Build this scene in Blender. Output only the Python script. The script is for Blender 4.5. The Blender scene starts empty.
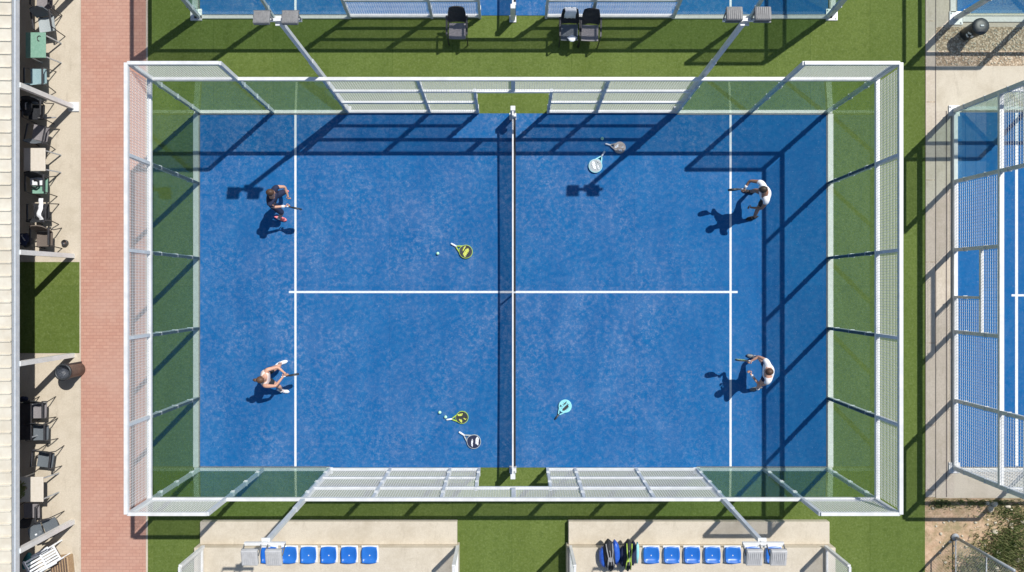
import bpy, bmesh, math, random
from mathutils import Vector, Matrix
random.seed(7)
R = math.radians
S = bpy.context.scene
COL = S.collection
H, FPX, CX, CY = 22.0, 691.0, 512.0, 286.0
def X(px, h=0.0): return (px-CX)/FPX*(H-h)
def Y(py, h=0.0): return (CY-py)/FPX*(H-h)

# ------------------------------------------------------------------ materials
def nt(m): return m.node_tree.nodes, m.node_tree.links
def mat(name, c1, c2=None, scale=8.0, rough=.7, bump=0.0, bscale=None, metal=0.0, detail=5, c3=None, scale3=1.0, lo=.35, hi=.65, spec=.5, mix3=.5, extra=None):
    m = bpy.data.materials.new(name); m.use_nodes = True
    N, L = nt(m); b = N['Principled BSDF']
    b.inputs['Roughness'].default_value = rough; b.inputs['Metallic'].default_value = metal
    b.inputs['Specular IOR Level'].default_value = spec
    if c2 is None and not bump:
        b.inputs['Base Color'].default_value = (*c1, 1); return m
    tc = N.new('ShaderNodeTexCoord')
    if c2 is None: c2 = c1
    def noise(sc, det=detail):
        n = N.new('ShaderNodeTexNoise'); n.inputs['Scale'].default_value = sc; n.inputs['Detail'].default_value = det
        n.inputs['Roughness'].default_value = .65
        L.new(tc.outputs['Object'], n.inputs['Vector']); return n
    n1 = noise(scale); r = N.new('ShaderNodeValToRGB')
    r.color_ramp.elements[0].position = lo; r.color_ramp.elements[1].position = hi
    r.color_ramp.elements[0].color = (*c1, 1); r.color_ramp.elements[1].color = (*c2, 1)
    L.new(n1.outputs['Fac'], r.inputs['Fac']); out = r.outputs['Color']
    if c3:
        n3 = noise(scale3, 3); r3 = N.new('ShaderNodeValToRGB')
        r3.color_ramp.elements[0].position = .42; r3.color_ramp.elements[1].position = .68
        r3.color_ramp.elements[0].color = (0,0,0,1); r3.color_ramp.elements[1].color = (mix3,)*3+(1,)
        L.new(n3.outputs['Fac'], r3.inputs['Fac'])
        mx = N.new('ShaderNodeMix'); mx.data_type = 'RGBA'
        L.new(r3.outputs['Color'], mx.inputs[0]); L.new(out, mx.inputs[6]); mx.inputs[7].default_value = (*c3, 1)
        out = mx.outputs[2]
    if extra: out = extra(N, L, tc, out)
    L.new(out, b.inputs['Base Color'])
    if bump:
        nb = noise(bscale or scale*3, 6); bp = N.new('ShaderNodeBump'); bp.inputs['Strength'].default_value = bump
        bp.inputs['Distance'].default_value = .02
        L.new(nb.outputs['Fac'], bp.inputs['Height']); L.new(bp.outputs['Normal'], b.inputs['Normal'])
    return m

def mixcol(N, L, fac, a, col, blend='MIX'):
    mx = N.new('ShaderNodeMix'); mx.data_type = 'RGBA'; mx.blend_type = blend
    if isinstance(fac, float): mx.inputs[0].default_value = fac
    else: L.new(fac, mx.inputs[0])
    L.new(a, mx.inputs[6])
    if isinstance(col, tuple): mx.inputs[7].default_value = (*col, 1)
    else: L.new(col, mx.inputs[7])
    return mx.outputs[2]
def ramp(N, L, src, p0, p1, v0=0.0, v1=1.0):
    r = N.new('ShaderNodeValToRGB'); e = r.color_ramp.elements
    e[0].position = p0; e[1].position = p1; e[0].color = (v0,)*3+(1,); e[1].color = (v1,)*3+(1,)
    L.new(src, r.inputs['Fac']); return r.outputs['Color']
def tex(N, L, tc, kind, scale, stretch=None, detail=4, rough=.6):
    n = N.new('ShaderNodeTex'+kind); n.inputs['Scale'].default_value = scale
    if kind == 'Noise': n.inputs['Detail'].default_value = detail; n.inputs['Roughness'].default_value = rough
    if stretch:
        mp = N.new('ShaderNodeMapping'); mp.inputs['Scale'].default_value = stretch
        L.new(tc.outputs['Object'], mp.inputs['Vector']); L.new(mp.outputs['Vector'], n.inputs['Vector'])
    else: L.new(tc.outputs['Object'], n.inputs['Vector'])
    return n

def court_extra(N, L, tc, out):
    # sand left lying in the pile: pale lilac flecks, denser in big patches, streaked along the rolls
    f = tex(N, L, tc, 'Noise', 6.5, None, 8, .78); fr = ramp(N, L, f.outputs['Fac'], .47, .68)
    g = tex(N, L, tc, 'Noise', .33, None, 3); gr = ramp(N, L, g.outputs['Fac'], .34, .60, .25, 1.0)
    sx = N.new('ShaderNodeSeparateXYZ'); L.new(tc.outputs['Object'], sx.inputs[0])
    mr = N.new('ShaderNodeMapRange'); mr.inputs[1].default_value = 3; mr.inputs[2].default_value = 9; mr.inputs[3].default_value = 1; mr.inputs[4].default_value = .25
    L.new(sx.outputs[0], mr.inputs[0]); mq = N.new('ShaderNodeMath'); mq.operation = 'MULTIPLY'; L.new(gr, mq.inputs[0]); L.new(mr.outputs[0], mq.inputs[1]); gr = mq.outputs[0]
    h = tex(N, L, tc, 'Noise', 3.6, None, 4, .7); out = mixcol(N, L, ramp(N, L, h.outputs['Fac'], .42, .66, 0, .35), out, (.045,.145,.33))
    cl = tex(N, L, tc, 'Noise', .75, None, 7, .7); cm = N.new('ShaderNodeMath'); cm.operation = 'MULTIPLY'; L.new(ramp(N, L, cl.outputs['Fac'], .46, .72, 0, .85), cm.inputs[0]); L.new(gr, cm.inputs[1]); out = mixcol(N, L, cm.outputs[0], out, (.07,.170,.36))
    m1 = N.new('ShaderNodeMath'); m1.operation = 'MULTIPLY'; L.new(fr, m1.inputs[0]); L.new(gr, m1.inputs[1])
    out = mixcol(N, L, m1.outputs[0], out, (.17, .235, .39))
    s = tex(N, L, tc, 'Noise', 26.0, None, 3, .6); sr = ramp(N, L, s.outputs['Fac'], .66, .74, 0, .55)
    out = mixcol(N, L, sr, out, (.30, .38, .52))
    d = tex(N, L, tc, 'Noise', 1.1, (1, .35, 1), 3); dr = ramp(N, L, d.outputs['Fac'], .35, .7, 0, .5)
    out = mixcol(N, L, dr, out, (.004,.080,.255))
    bk = N.new('ShaderNodeTexBrick'); bk.inputs['Scale'].default_value = 1; bk.offset = .0
    bk.inputs['Brick Width'].default_value = 3.9; bk.inputs['Row Height'].default_value = 30
    bk.inputs['Mortar Size'].default_value = .012; bk.inputs['Color1'].default_value = (1,1,1,1)
    bk.inputs['Color2'].default_value = (.9,.93,.95,1); bk.inputs['Mortar'].default_value = (.86,.88,.9,1)
    L.new(tc.outputs['Object'], bk.inputs['Vector'])
    return mixcol(N, L, 1.0, out, bk.outputs['Color'], 'MULTIPLY')
M = {}
M['court'] = mat('court_turf', (.004,.102,.290), (.008,.126,.325), 7, .85, .25, 60, extra=court_extra, spec=.15)
def worn_edge(N, L, tc, out):
    n = tex(N, L, tc, 'Noise', 3.0); return mixcol(N, L, ramp(N, L, n.outputs['Fac'], .45, .75, 0, .4), out, (.17,.21,.05))
def turf_extra(N, L, tc, out):
    n = tex(N, L, tc, 'Noise', .8, (1,.3,1), 4); out = mixcol(N, L, ramp(N, L, n.outputs['Fac'], .35, .65, 0, .55), out, (.088,.125,.024))
    n = tex(N, L, tc, 'Noise', 14, None, 6, .8); out = mixcol(N, L, ramp(N, L, n.outputs['Fac'], .5, .72, 0, .8), out, (.20,.25,.10))
    bk = N.new('ShaderNodeTexBrick'); bk.inputs['Scale'].default_value = 1; bk.offset = .0
    bk.inputs['Brick Width'].default_value = 1.9; bk.inputs['Row Height'].default_value = 60; bk.inputs['Mortar Size'].default_value = .012
    bk.inputs['Color1'].default_value = (1,1,1,1); bk.inputs['Color2'].default_value = (.86,.90,.88,1); bk.inputs['Mortar'].default_value = (.72,.76,.7,1)
    L.new(tc.outputs['Object'], bk.inputs['Vector']); out = mixcol(N, L, .8, out, bk.outputs['Color'], 'MULTIPLY')
    n = tex(N, L, tc, 'Noise', 5, None, 5, .7); return mixcol(N, L, ramp(N, L, n.outputs['Fac'], .5, .8, 0, .7), out, (.058,.092,.018))
M['turf'] = mat('green_turf', (.098,.142,.028), (.150,.196,.053), 16, .95, .5, 90, extra=turf_extra, spec=.1)
def conc_extra(N, L, tc, out):
    n = tex(N, L, tc, 'Noise', 1.3, None, 6, .7); out = mixcol(N, L, ramp(N, L, n.outputs['Fac'], .45, .72, 0, .65), out, (.42,.36,.27))
    n = tex(N, L, tc, 'Noise', 3.5, (1,.25,1), 7, .8); out = mixcol(N, L, ramp(N, L, n.outputs['Fac'], .55, .7, 0, .5), out, (.34,.29,.22))
    n = tex(N, L, tc, 'Noise', 9, None, 4); return mixcol(N, L, ramp(N, L, n.outputs['Fac'], .62, .8, 0, .45), out, (.30,.25,.18))
M['concrete'] = mat('pale_concrete', (.53,.47,.375), (.60,.54,.44), 30, .9, .2, 60, extra=conc_extra, spec=.2)
M['terrace'] = mat('terrace_concrete', (.52,.455,.36), (.60,.535,.435), 25, .9, .25, 60, extra=conc_extra, spec=.2)
M['strip'] = mat('grey_concrete', (.50,.435,.35), (.58,.51,.42), 16, .9, .3, 60, extra=conc_extra, spec=.2)
M['post_shade'] = mat('dark_post_shade', (.035,.06,.065), (.06,.09,.095), 10, .5)  # dark tone for the shaded inner side of the end-wall posts
M['darkgrey'] = mat('dark_grey_concrete', (.13,.11,.10), (.20,.17,.15), 20, .9)
M['kerb'] = mat('kerb_concrete', (.58,.57,.52), (.68,.67,.62), 12, .8, .1)
def brick_mat():
    m = bpy.data.materials.new('red_pavers'); m.use_nodes = True; N, L = nt(m); b = N['Principled BSDF']
    tc = N.new('ShaderNodeTexCoord'); bk = N.new('ShaderNodeTexBrick')
    bk.inputs['Scale'].default_value = 1; bk.inputs['Brick Width'].default_value = .21; bk.inputs['Row Height'].default_value = .105
    bk.inputs['Mortar Size'].default_value = .009; bk.inputs['Mortar Smooth'].default_value = .3
    bk.inputs['Color1'].default_value = (.455,.245,.185,1); bk.inputs['Color2'].default_value = (.50,.285,.215,1); bk.inputs['Mortar'].default_value = (.37,.195,.15,1)
    L.new(tc.outputs['Object'], bk.inputs['Vector']); out = bk.outputs['Color']
    n = tex(N, L, tc, 'Noise', .9, None, 5); out = mixcol(N, L, ramp(N, L, n.outputs['Fac'], .4, .7, 0, .45), out, (.49,.32,.26))
    n = tex(N, L, tc, 'Noise', 6, None, 5); out = mixcol(N, L, ramp(N, L, n.outputs['Fac'], .5, .75, 0, .4), out, (.40,.21,.16))
    L.new(out, b.inputs['Base Color']); b.inputs['Roughness'].default_value = .9; b.inputs['Specular IOR Level'].default_value = .2
    bp = N.new('ShaderNodeBump'); bp.inputs['Strength'].default_value = .4; bp.inputs['Distance'].default_value = .01; bp.invert = True
    L.new(bk.outputs['Fac'], bp.inputs['Height']); L.new(bp.outputs['Normal'], b.inputs['Normal'])
    return m
M['brick'] = brick_mat()
def gravel_extra(N, L, tc, out):
    v = tex(N, L, tc, 'Voronoi', 16); bw = N.new('ShaderNodeRGBToBW'); L.new(v.outputs['Color'], bw.inputs[0]); mx = mixcol(N, L, .6, out, ramp(N, L, bw.outputs[0], .1, .9, .25, 1.0), 'SOFT_LIGHT')
    return mixcol(N, L, ramp(N, L, v.outputs['Distance'], .35, .62, 0, .7), mx, (.20,.15,.10))
M['gravel'] = mat('beige_gravel', (.42,.31,.21), (.62,.50,.36), 14, .95, .8, 24, extra=gravel_extra, spec=.2)
def dirt_extra(N, L, tc, out):
    n = tex(N, L, tc, 'Noise', 1.6, None, 6, .75); out = mixcol(N, L, ramp(N, L, n.outputs['Fac'], .42, .62, 0, .75), out, (.22,.20,.10))
    n = tex(N, L, tc, 'Noise', 12, None, 6, .75); return mixcol(N, L, ramp(N, L, n.outputs['Fac'], .52, .7, 0, .7), out, (.24,.16,.09))
M['dirt'] = mat('bare_dirt', (.46,.31,.20), (.58,.42,.29), 5, .95, .9, 12, extra=dirt_extra, spec=.1)
M['white'] = mat('white_line_paint', (.60,.64,.68), (.72,.74,.76), 14, .7)
M['steel'] = mat('white_steel', (.64,.65,.65), (.73,.73,.72), 6, .42, c3=(.54,.54,.51), scale3=2.5, mix3=.5)
M['post'] = mat('grey_white_steel', (.52,.55,.57), (.62,.64,.65), 5, .42, c3=(.45,.47,.48), scale3=3, mix3=.5)
M['mesh'] = mat('white_wire', (.74,.75,.74), None, rough=.5)
M['galv'] = mat('galvanised_steel', (.33,.35,.37), (.45,.47,.49), 8, .5, metal=.2)
M['lamp'] = mat('lamp_housing', (.42,.42,.42), (.50,.50,.50), 10, .55)
M['lamptop'] = mat('dark_lamp_housing', (.17,.17,.175), (.24,.24,.24), 14, .6)  # darker grey housing for the two upper poles
M['lampdark'] = mat('lamp_bracket', (.10,.11,.12), (.16,.17,.18), 10, .5)
M['lens'] = mat('lamp_lens', (.6,.65,.7), None, rough=.1)
def seat_extra(N, L, tc, out):
    oi = N.new('ShaderNodeObjectInfo'); return mixcol(N, L, ramp(N, L, oi.outputs['Random'], 0, 1, 0, .55), out, (.03,.17,.52))
M['blue'] = mat('blue_plastic', (.012,.11,.46), (.016,.135,.52), 4, .3, extra=seat_extra)
M['whiteplast'] = mat('white_plastic', (.72,.76,.80), (.78,.80,.82), 6, .4)
M['black'] = mat('black_fabric', (.012,.014,.018), (.028,.03,.036), 30, .85)
M['blackmetal'] = mat('black_metal', (.03,.03,.035), (.05,.05,.055), 10, .4)
M['greyfab'] = mat('grey_fabric', (.10,.12,.14), (.15,.17,.19), 40, .8)
M['seatgrey'] = mat('grey_seat_pad', (.20,.19,.20), (.28,.26,.27), 25, .8)
M['palefab'] = mat('pale_grey_fabric', (.33,.38,.40), (.42,.46,.47), 30, .8)
M['bluefab'] = mat('pale_blue_fabric', (.24,.37,.41), (.31,.44,.47), 30, .8)
M['brownfab'] = mat('brown_wicker', (.11,.085,.07), (.18,.15,.13), 60, .8)
M['greentop'] = mat('green_tabletop', (.17,.34,.26), (.24,.42,.33), 18, .6)
M['beigetop'] = mat('beige_tabletop', (.60,.55,.47), (.66,.61,.54), 12, .6)
M['wood'] = mat('tan_wicker', (.33,.22,.12), (.45,.32,.19), 20, .7, .6, 40)
M['navy'] = mat('navy_cloth', (.008,.014,.045), (.014,.022,.065), 20, .85)
M['whitecloth'] = mat('white_cloth', (.72,.74,.78), (.80,.81,.83), 8, .85, .3, 12)
M['teal'] = mat('teal_cloth', (.02,.16,.18), (.04,.24,.25), 20, .8)
M['skin'] = mat('skin', (.52,.28,.19), (.60,.34,.24), 8, .55)
M['darkskin'] = mat('tanned_skin', (.27,.14,.09), (.34,.18,.12), 8, .55)
M['hairbrown'] = mat('brown_hair', (.045,.022,.012), (.10,.05,.028), 60, .6)
M['hairdark'] = mat('dark_hair', (.018,.013,.010), (.05,.035,.022), 60, .6)
M['hairlight'] = mat('auburn_hair', (.07,.035,.02), (.15,.075,.04), 60, .6)
M['pink'] = mat('pink_shoe', (.78,.17,.19), (.84,.24,.25), 12, .6)
M['peach'] = mat('peach_cloth', (.74,.58,.51), (.82,.68,.62), 10, .8)
M['yellow'] = mat('yellow_racket', (.55,.62,.08), (.64,.68,.16), 12, .4)
M['lime'] = mat('lime_green', (.38,.55,.07), None, rough=.5)
M['cyan'] = mat('cyan_racket', (.22,.60,.66), (.30,.68,.72), 12, .4)
M['beige'] = mat('taupe_racket', (.30,.25,.22), (.46,.40,.36), 18, .4)
M['grip'] = mat('pale_grip', (.62,.68,.74), (.72,.76,.80), 30, .7)
M['ball'] = mat('tennis_ball_felt', (.42,.78,.50), (.55,.88,.62), 60, .95)
M['eye'] = mat('eye', (.02,.02,.02), None, rough=.2)
M['roof'] = mat('cream_roof_sheet', (.62,.57,.47), (.68,.64,.54), 4, .5, c3=(.50,.44,.34), scale3=1.6, mix3=.5)
M['gutter'] = mat('gutter_metal', (.48,.52,.56), (.58,.61,.64), 6, .35)
M['rust'] = mat('brown_plastic', (.085,.062,.052), (.17,.115,.09), 6, .5)
M['binblack'] = mat('bin_plastic', (.02,.024,.028), (.05,.055,.06), 8, .45)
M['liner'] = mat('bin_liner', (.03,.035,.045), (.09,.10,.12), 20, .3, .8, 20)
M['stone'] = mat('pale_stone', (.45,.40,.30), (.62,.56,.44), 6, .9, .4)
M['weed'] = mat('dry_grass', (.12,.17,.045), (.26,.27,.11), 3, .9)
M['weed'].use_backface_culling = False
M['bagblue'] = mat('blue_bag', (.015,.07,.42), (.03,.13,.55), 12, .4)
M['ashgrey'] = mat('grey_straps', (.25,.25,.26), (.35,.35,.36), 20, .6)
def glass_mat():
    m = bpy.data.materials.new('tinted_glass'); m.use_nodes = True; N, L = nt(m); N.clear()
    o = N.new('ShaderNodeOutputMaterial'); tr = N.new('ShaderNodeBsdfTransparent'); gl = N.new('ShaderNodeBsdfGlossy')
    tr.inputs['Color'].default_value = (.89,.935,.915,1)
    gl.inputs['Color'].default_value = (.9,1,.97,1); gl.inputs['Roughness'].default_value = .02
    fr = N.new('ShaderNodeFresnel'); fr.inputs['IOR'].default_value = 1.5
    ge = N.new('ShaderNodeNewGeometry'); inv = N.new('ShaderNodeMath'); inv.operation = 'SUBTRACT'; inv.inputs[0].default_value = 1
    L.new(ge.outputs['Backfacing'], inv.inputs[1])
    mu = N.new('ShaderNodeMath'); mu.operation = 'MULTIPLY'; L.new(fr.outputs[0], mu.inputs[0]); L.new(inv.outputs[0], mu.inputs[1])
    m2 = N.new('ShaderNodeMath'); m2.operation = 'MULTIPLY'; m2.use_clamp = True; m2.inputs[1].default_value = 1.6; L.new(mu.outputs[0], m2.inputs[0]); mu = m2
    mx = N.new('ShaderNodeMixShader'); L.new(mu.outputs[0], mx.inputs[0]); L.new(tr.outputs[0], mx.inputs[1]); L.new(gl.outputs[0], mx.inputs[2])
    L.new(mx.outputs[0], o.inputs['Surface']); return m
M['glass'] = glass_mat()

# ------------------------------------------------------------------ mesh helpers
class MB:
    def __init__(s): s.v = []; s.f = []; s.sm = []; s.mi = []; s.cur = 0
    def add(s, vs, fs, smooth=False):
        o = len(s.v); s.v += [tuple(v) for v in vs]
        for f in fs: s.f.append([i+o for i in f]); s.sm.append(smooth); s.mi.append(s.cur)
        return s
    def box(s, x0, x1, y0, y1, z0, z1, c=0.0):
        if c <= 0:
            vs = [(x,y,z) for z in (z0,z1) for y in (y0,y1) for x in (x0,x1)]
            return s.add(vs, [(0,2,3,1),(4,5,7,6),(0,1,5,4),(2,6,7,3),(0,4,6,2),(1,3,7,5)])
        vs = []
        for z, i in ((z0,c),(z0+c,0),(z1-c,0),(z1,c)):
            vs += [(x0+i+ (c if i==0 else 0),y0+i,z),(x1-i-(c if i==0 else 0),y0+i,z),(x1-i,y0+i+(c if i==0 else 0),z),(x1-i,y1-i-(c if i==0 else 0),z),
                   (x1-i-(c if i==0 else 0),y1-i,z),(x0+i+(c if i==0 else 0),y1-i,z),(x0+i,y1-i-(c if i==0 else 0),z),(x0+i,y0+i+(c if i==0 else 0),z)]
        fs = [list(range(7,-1,-1)), list(range(24,32))]
        for k in range(3):
            for j in range(8): a=k*8+j; b=k*8+(j+1)%8; fs.append((a,b,b+8,a+8))
        return s.add(vs, fs)
    def bar(s, p, q, w, d=None, up=(0,0,1), caps=True):
        p = Vector(p); q = Vector(q); d = d or w; t = (q-p).normalized(); up = Vector(up)
        if abs(t.dot(up)) > .99: up = Vector((0,1,0))
        a = t.cross(up).normalized(); b = a.cross(t).normalized(); vs = []
        for c in (p, q):
            for i, j in ((-1,-1),(1,-1),(1,1),(-1,1)): vs.append(c+a*(w/2*i)+b*(d/2*j))
        fs = [(0,1,5,4),(1,2,6,5),(2,3,7,6),(3,0,4,7)]
        if caps: fs += [(3,2,1,0),(4,5,6,7)]
        return s.add(vs, fs)
    def tube(s, pts, r, n=8, caps=True):
        pts = [Vector(p) for p in pts]; m = len(pts); vs = []
        rs = r if isinstance(r, (list, tuple)) else [r]*m
        ref = None
        for i, p in enumerate(pts):
            t = (pts[min(i+1,m-1)]-pts[max(i-1,0)]).normalized()
            if ref is None: ref = Vector((0,0,1)) if abs(t.z) < .9 else Vector((1,0,0))
            a = t.cross(ref).normalized(); b = a.cross(t).normalized(); ref = b
            for k in range(n):
                g = 2*math.pi*k/n; vs.append(p+a*(math.cos(g)*rs[i])+b*(math.sin(g)*rs[i]))
        fs = [(i*n+k, i*n+(k+1)%n, (i+1)*n+(k+1)%n, (i+1)*n+k) for i in range(m-1) for k in range(n)]
        if caps: fs += [tuple(range(n-1,-1,-1)), tuple(range((m-1)*n, m*n))]
        return s.add(vs, fs, True)
    def lathe(s, prof, c=(0,0,0), n=24):
        vs = []; m = len(prof)
        for r, z in prof:
            for k in range(n):
                g = 2*math.pi*k/n; vs.append((c[0]+r*math.cos(g), c[1]+r*math.sin(g), c[2]+z))
        fs = [(i*n+k, i*n+(k+1)%n, (i+1)*n+(k+1)%n, (i+1)*n+k) for i in range(m-1) for k in range(n)]
        return s.add(vs, fs, True)
    def prism(s, poly, z0, z1):
        n = len(poly); vs = [(x,y,z0) for x,y in poly]+[(x,y,z1) for x,y in poly]
        fs = [tuple(range(n-1,-1,-1)), tuple(range(n,2*n))]+[(i,(i+1)%n,(i+1)%n+n,i+n) for i in range(n)]
        return s.add(vs, fs)
    def ellips(s, c, rx, ry, rz, nu=16, nv=10, fn=None):
        vs = []
        for j in range(nv+1):
            ph = math.pi*j/nv - math.pi/2
            for i in range(nu):
                th = 2*math.pi*i/nu; x, y, z = math.cos(ph)*math.cos(th), math.cos(ph)*math.sin(th), math.sin(ph)
                if fn: x, y, z = fn(x, y, z)
                vs.append((c[0]+rx*x, c[1]+ry*y, c[2]+rz*z))
        fs = [(j*nu+i, j*nu+(i+1)%nu, (j+1)*nu+(i+1)%nu, (j+1)*nu+i) for j in range(nv) for i in range(nu)]
        return s.add(vs, fs, True)
    def xf(s, mt, start=0):
        s.v = s.v[:start]+[tuple(mt @ Vector(v)) for v in s.v[start:]]; return s
    def mapv(s, fn): s.v = [fn(*v) for v in s.v]; return s
    def build(s, name, m, parent=None, loc=None):
        me = bpy.data.meshes.new(name); me.from_pydata(s.v, [], s.f)
        for mm in (m if isinstance(m, list) else [m]): me.materials.append(mm)
        me.polygons.foreach_set('use_smooth', s.sm); me.polygons.foreach_set('material_index', s.mi)
        me.update()
        o = bpy.data.objects.new(name, me); COL.objects.link(o)
        if parent: o.parent = parent
        if loc: o.location = loc
        return o
def tag(o, label=None, cat=None, group=None, kind=None):
    if label: o['label'] = label
    if cat: o['category'] = cat
    if group: o['group'] = group
    if kind: o['kind'] = kind
    return o
def thing(name, label, cat, loc=(0,0,0), rz=0.0, group=None, scale=1.0):
    o = bpy.data.objects.new(name, None); COL.objects.link(o); o.empty_display_size = .2
    o.location = loc; o.rotation_euler = (0,0,rz); o.scale = (scale,)*3
    return tag(o, label, cat, group)
def struct(name, mb, m): return tag(mb.build(name, m), kind='structure')
def sheet(name, x0, x1, y0, y1, z, m, t=.0):
    mb = MB()
    if t: mb.box(x0,x1,y0,y1,z-t,z)
    else: mb.add([(x0,y0,z),(x1,y0,z),(x1,y1,z),(x0,y1,z)], [(0,1,2,3)])
    return struct(name, mb, m)
def copy_tree(o, parent=None):
    c = o.copy(); COL.objects.link(c)
    if parent: c.parent = parent
    for ch in list(o.children): copy_tree(ch, c)
    return c

# ------------------------------------------------------------------ ground
sheet('ground', -400, 400, -400, 400, -.02, M['dirt'])
XTL, XTR = X(147), X(925)
sheet('terrace_floor', -60, X(79), -40, 40, 0, M['terrace'])
sheet('terrace_drain', X(79), X(81), -40, 40, .006, M['strip'])
sheet('brick_path', X(81), XTL-.03, -40, 40, 0, M['brick'])
sheet('path_edging', XTL-.03, XTL+.03, -40, 40, .008, M['strip'])
sheet('turf_strip', XTL+.03, XTR, -40, 40, 0, M['turf'])
sheet('turf_square', X(17), X(79.6), Y(353), Y(262), .018, M['turf'], t=.012)
sheet('court_floor', X(200), X(828), Y(467.3), Y(113.5), .012, M['court'], t=.008)
court2_y = Y(15.5)
sheet('far_court_floor', X(200), X(828), court2_y, court2_y+11.2, .012, M['court'], t=.008)
# right side
sheet('concrete_strip', XTR+.02, X(935), -6.72, 40, .004, M['strip'])
sheet('strip_joint', X(935), X(936.2), -6.72, 40, .0015, M['darkgrey'])  # thin dark grey line along the concrete strip
sheet('walk_dark_line', X(945.6), X(946.8), Y(497), Y(111), .013, M['darkgrey'])  # thin dark grey line along the side walk
sheet('concrete_apron', X(936), 40, Y(498), Y(66), .004, M['concrete'])
sheet('side_walk', X(936)+.001, X(954), Y(497), Y(111), .009, M['strip'])
sheet('gravel_bed', X(936), 40, Y(66), Y(27), .002, M['gravel'])
sheet('upper_apron', X(936), 40, Y(27), 40, .006, M['strip'])
sheet('right_court_floor', X(956), 40, Y(466.5), Y(112.5), .020, M['court'], t=.01)
sheet('upper_right_court_floor', X(957), 40, Y(13.5), 40, .020, M['court'], t=.01)
# transverse joints in the concrete strip
jb = MB()
for py in (21, 102, 180, 262, 343, 425, 490): jb.box(XTR+.03, X(935), Y(py)-.012, Y(py)+.012, .004, .007)
struct('strip_joints', jb, M['gravel'])
# painted lines
lw = .068
def line(x0, x1, y0, y1, z=.0165): sheet('painted_line', x0, x1, y0, y1, z, M['white'])
for px in (295.6, 730.4): line(X(px)-lw/2, X(px)+lw/2, Y(467), Y(114))
line(X(289), X(295.6)-lw/2, Y(292)-lw/2, Y(292)+lw/2)
line(X(295.6)+lw/2, X(730.4)-lw/2, Y(292)-lw/2, Y(292)+lw/2)
line(X(730.4)+lw/2, X(737.5), Y(292)-lw/2, Y(292)+lw/2)
for px in (295.6, 730.4): line(X(px)-lw/2, X(px)+lw/2, court2_y+.02, court2_y+11)
line(X(1016)-.045, X(1016)+.045, Y(466), Y(113), .0245)
line(X(1011), X(1016)-.045, Y(295.3)-lw/2, Y(295.3)+lw/2, .0245)
line(X(1016)+.045, X(1016)+6, Y(295.3)-lw/2, Y(295.3)+lw/2, .0245)

# ------------------------------------------------------------------ court enclosures
def wall(name, label, group, A, B, out, posts, panels, rails, kerbs, F=None, shade='post', kerbw=.17, msp=.072, mt_=.0072, post_shades=()):
    A = Vector(A); B = Vector(B); u = (B-A).normalized(); n = Vector(out)
    root = thing(name, label, 'wall', (A.x, A.y, 0), 0, group)
    F = F or (lambda x,y,z: (x,y,z))
    def P(s, o, z): q = u*s + n*o; return (q.x, q.y, z)
    def fin(mb, nm, mt):
        def g(x,y,z):
            a = F(x+A.x, y+A.y, z); return (a[0]-A.x, a[1]-A.y, a[2])
        mb.mapv(g); return mb.build(nm, mt, root)
    up = (n.x, n.y, 0)
    for p in posts:
        s, z0, z1, w = p[:4]; base = p[4] if len(p) > 4 else 0
        mb = MB().bar(P(s,.06,z0), P(s,.06,z1), w, .10, up)
        for zz in (.5, 1.45, 2.4):
            if z0 < .1 and zz < z1-.3:
                mb.bar(P(s-.05,.006,zz), P(s+.05,.006,zz), .05, .02)
                mb.bar(P(s,.06,zz+.04), P(s,.06,zz+.075), w+.03, .13, up)
        o = fin(mb, 'post', M[shade])
        if base:
            q = MB().bar(P(s-base/2,.06,.02), P(s+base/2,.06,.02), base, .04, (0,0,1))
            for i in (-1,1):
                for j in (-1,1): q.bar(P(s+i*base*.36,.06+j*base*.36,.04), P(s+i*base*.36,.06+j*base*.36,.07), .04)
            fin(q, 'base_plate', M['steel']).parent = root
    for gs, gz, gw in post_shades:
        fin(MB().bar(P(gs,-.012,.03), P(gs,-.012,gz), gw, .012, up), 'post_shade', M['post_shade'])  # dark strip covering the post from inside, its shade put into colour
    for s0, s1, z0, z1, kind in panels:
        if kind == 'glass':
            mb = MB().bar(P(s0+.006,0,(z0+z1)/2), P(s1-.006,0,(z0+z1)/2), z1-z0, .012, up)
            fin(mb, 'glass_panel', M['glass'])
        else:
            mb = MB(); sp = msp; t = mt_; k = s0+sp/2
            while k < s1: mb.bar(P(k,.04,z0), P(k,.04,z1), t, t, up, caps=False); k += sp
            k = z0+sp/2
            while k < z1: mb.bar(P(s0,.047,k), P(s1,.047,k), t, t, caps=False); k += sp
            fin(mb, 'mesh_panel', M['mesh'])
    for s0, s1, z, *w in rails:
        h = w[0] if w else .085
        fin(MB().bar(P(s0,.055,z), P(s1,.055,z), h, .085), 'rail', M['steel'])
    for s0, s1 in kerbs:
        fin(MB().bar(P(s0,.012+kerbw/2,.02), P(s1,.012+kerbw/2,.02), kerbw, .04), 'base_kerb', M['kerb'])
        fin(MB().bar(P(s0,-.014,.012), P(s1,-.014,.012), .024, .03), 'glass_edge_shadow', M['lampdark'])  # thin dark strip painted in as the shadow along the glass edge
    return root
def Fmain(x, y, z): return (x, y + z*(.0112*y if y > 0 else .004*y), z)
XL, XR, YT, YB = -9.95, 10.03, 5.475, Y(467.0)
T3, T4 = 2.92, 4.06
GE = 'glass and mesh walls around the middle court'
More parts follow.
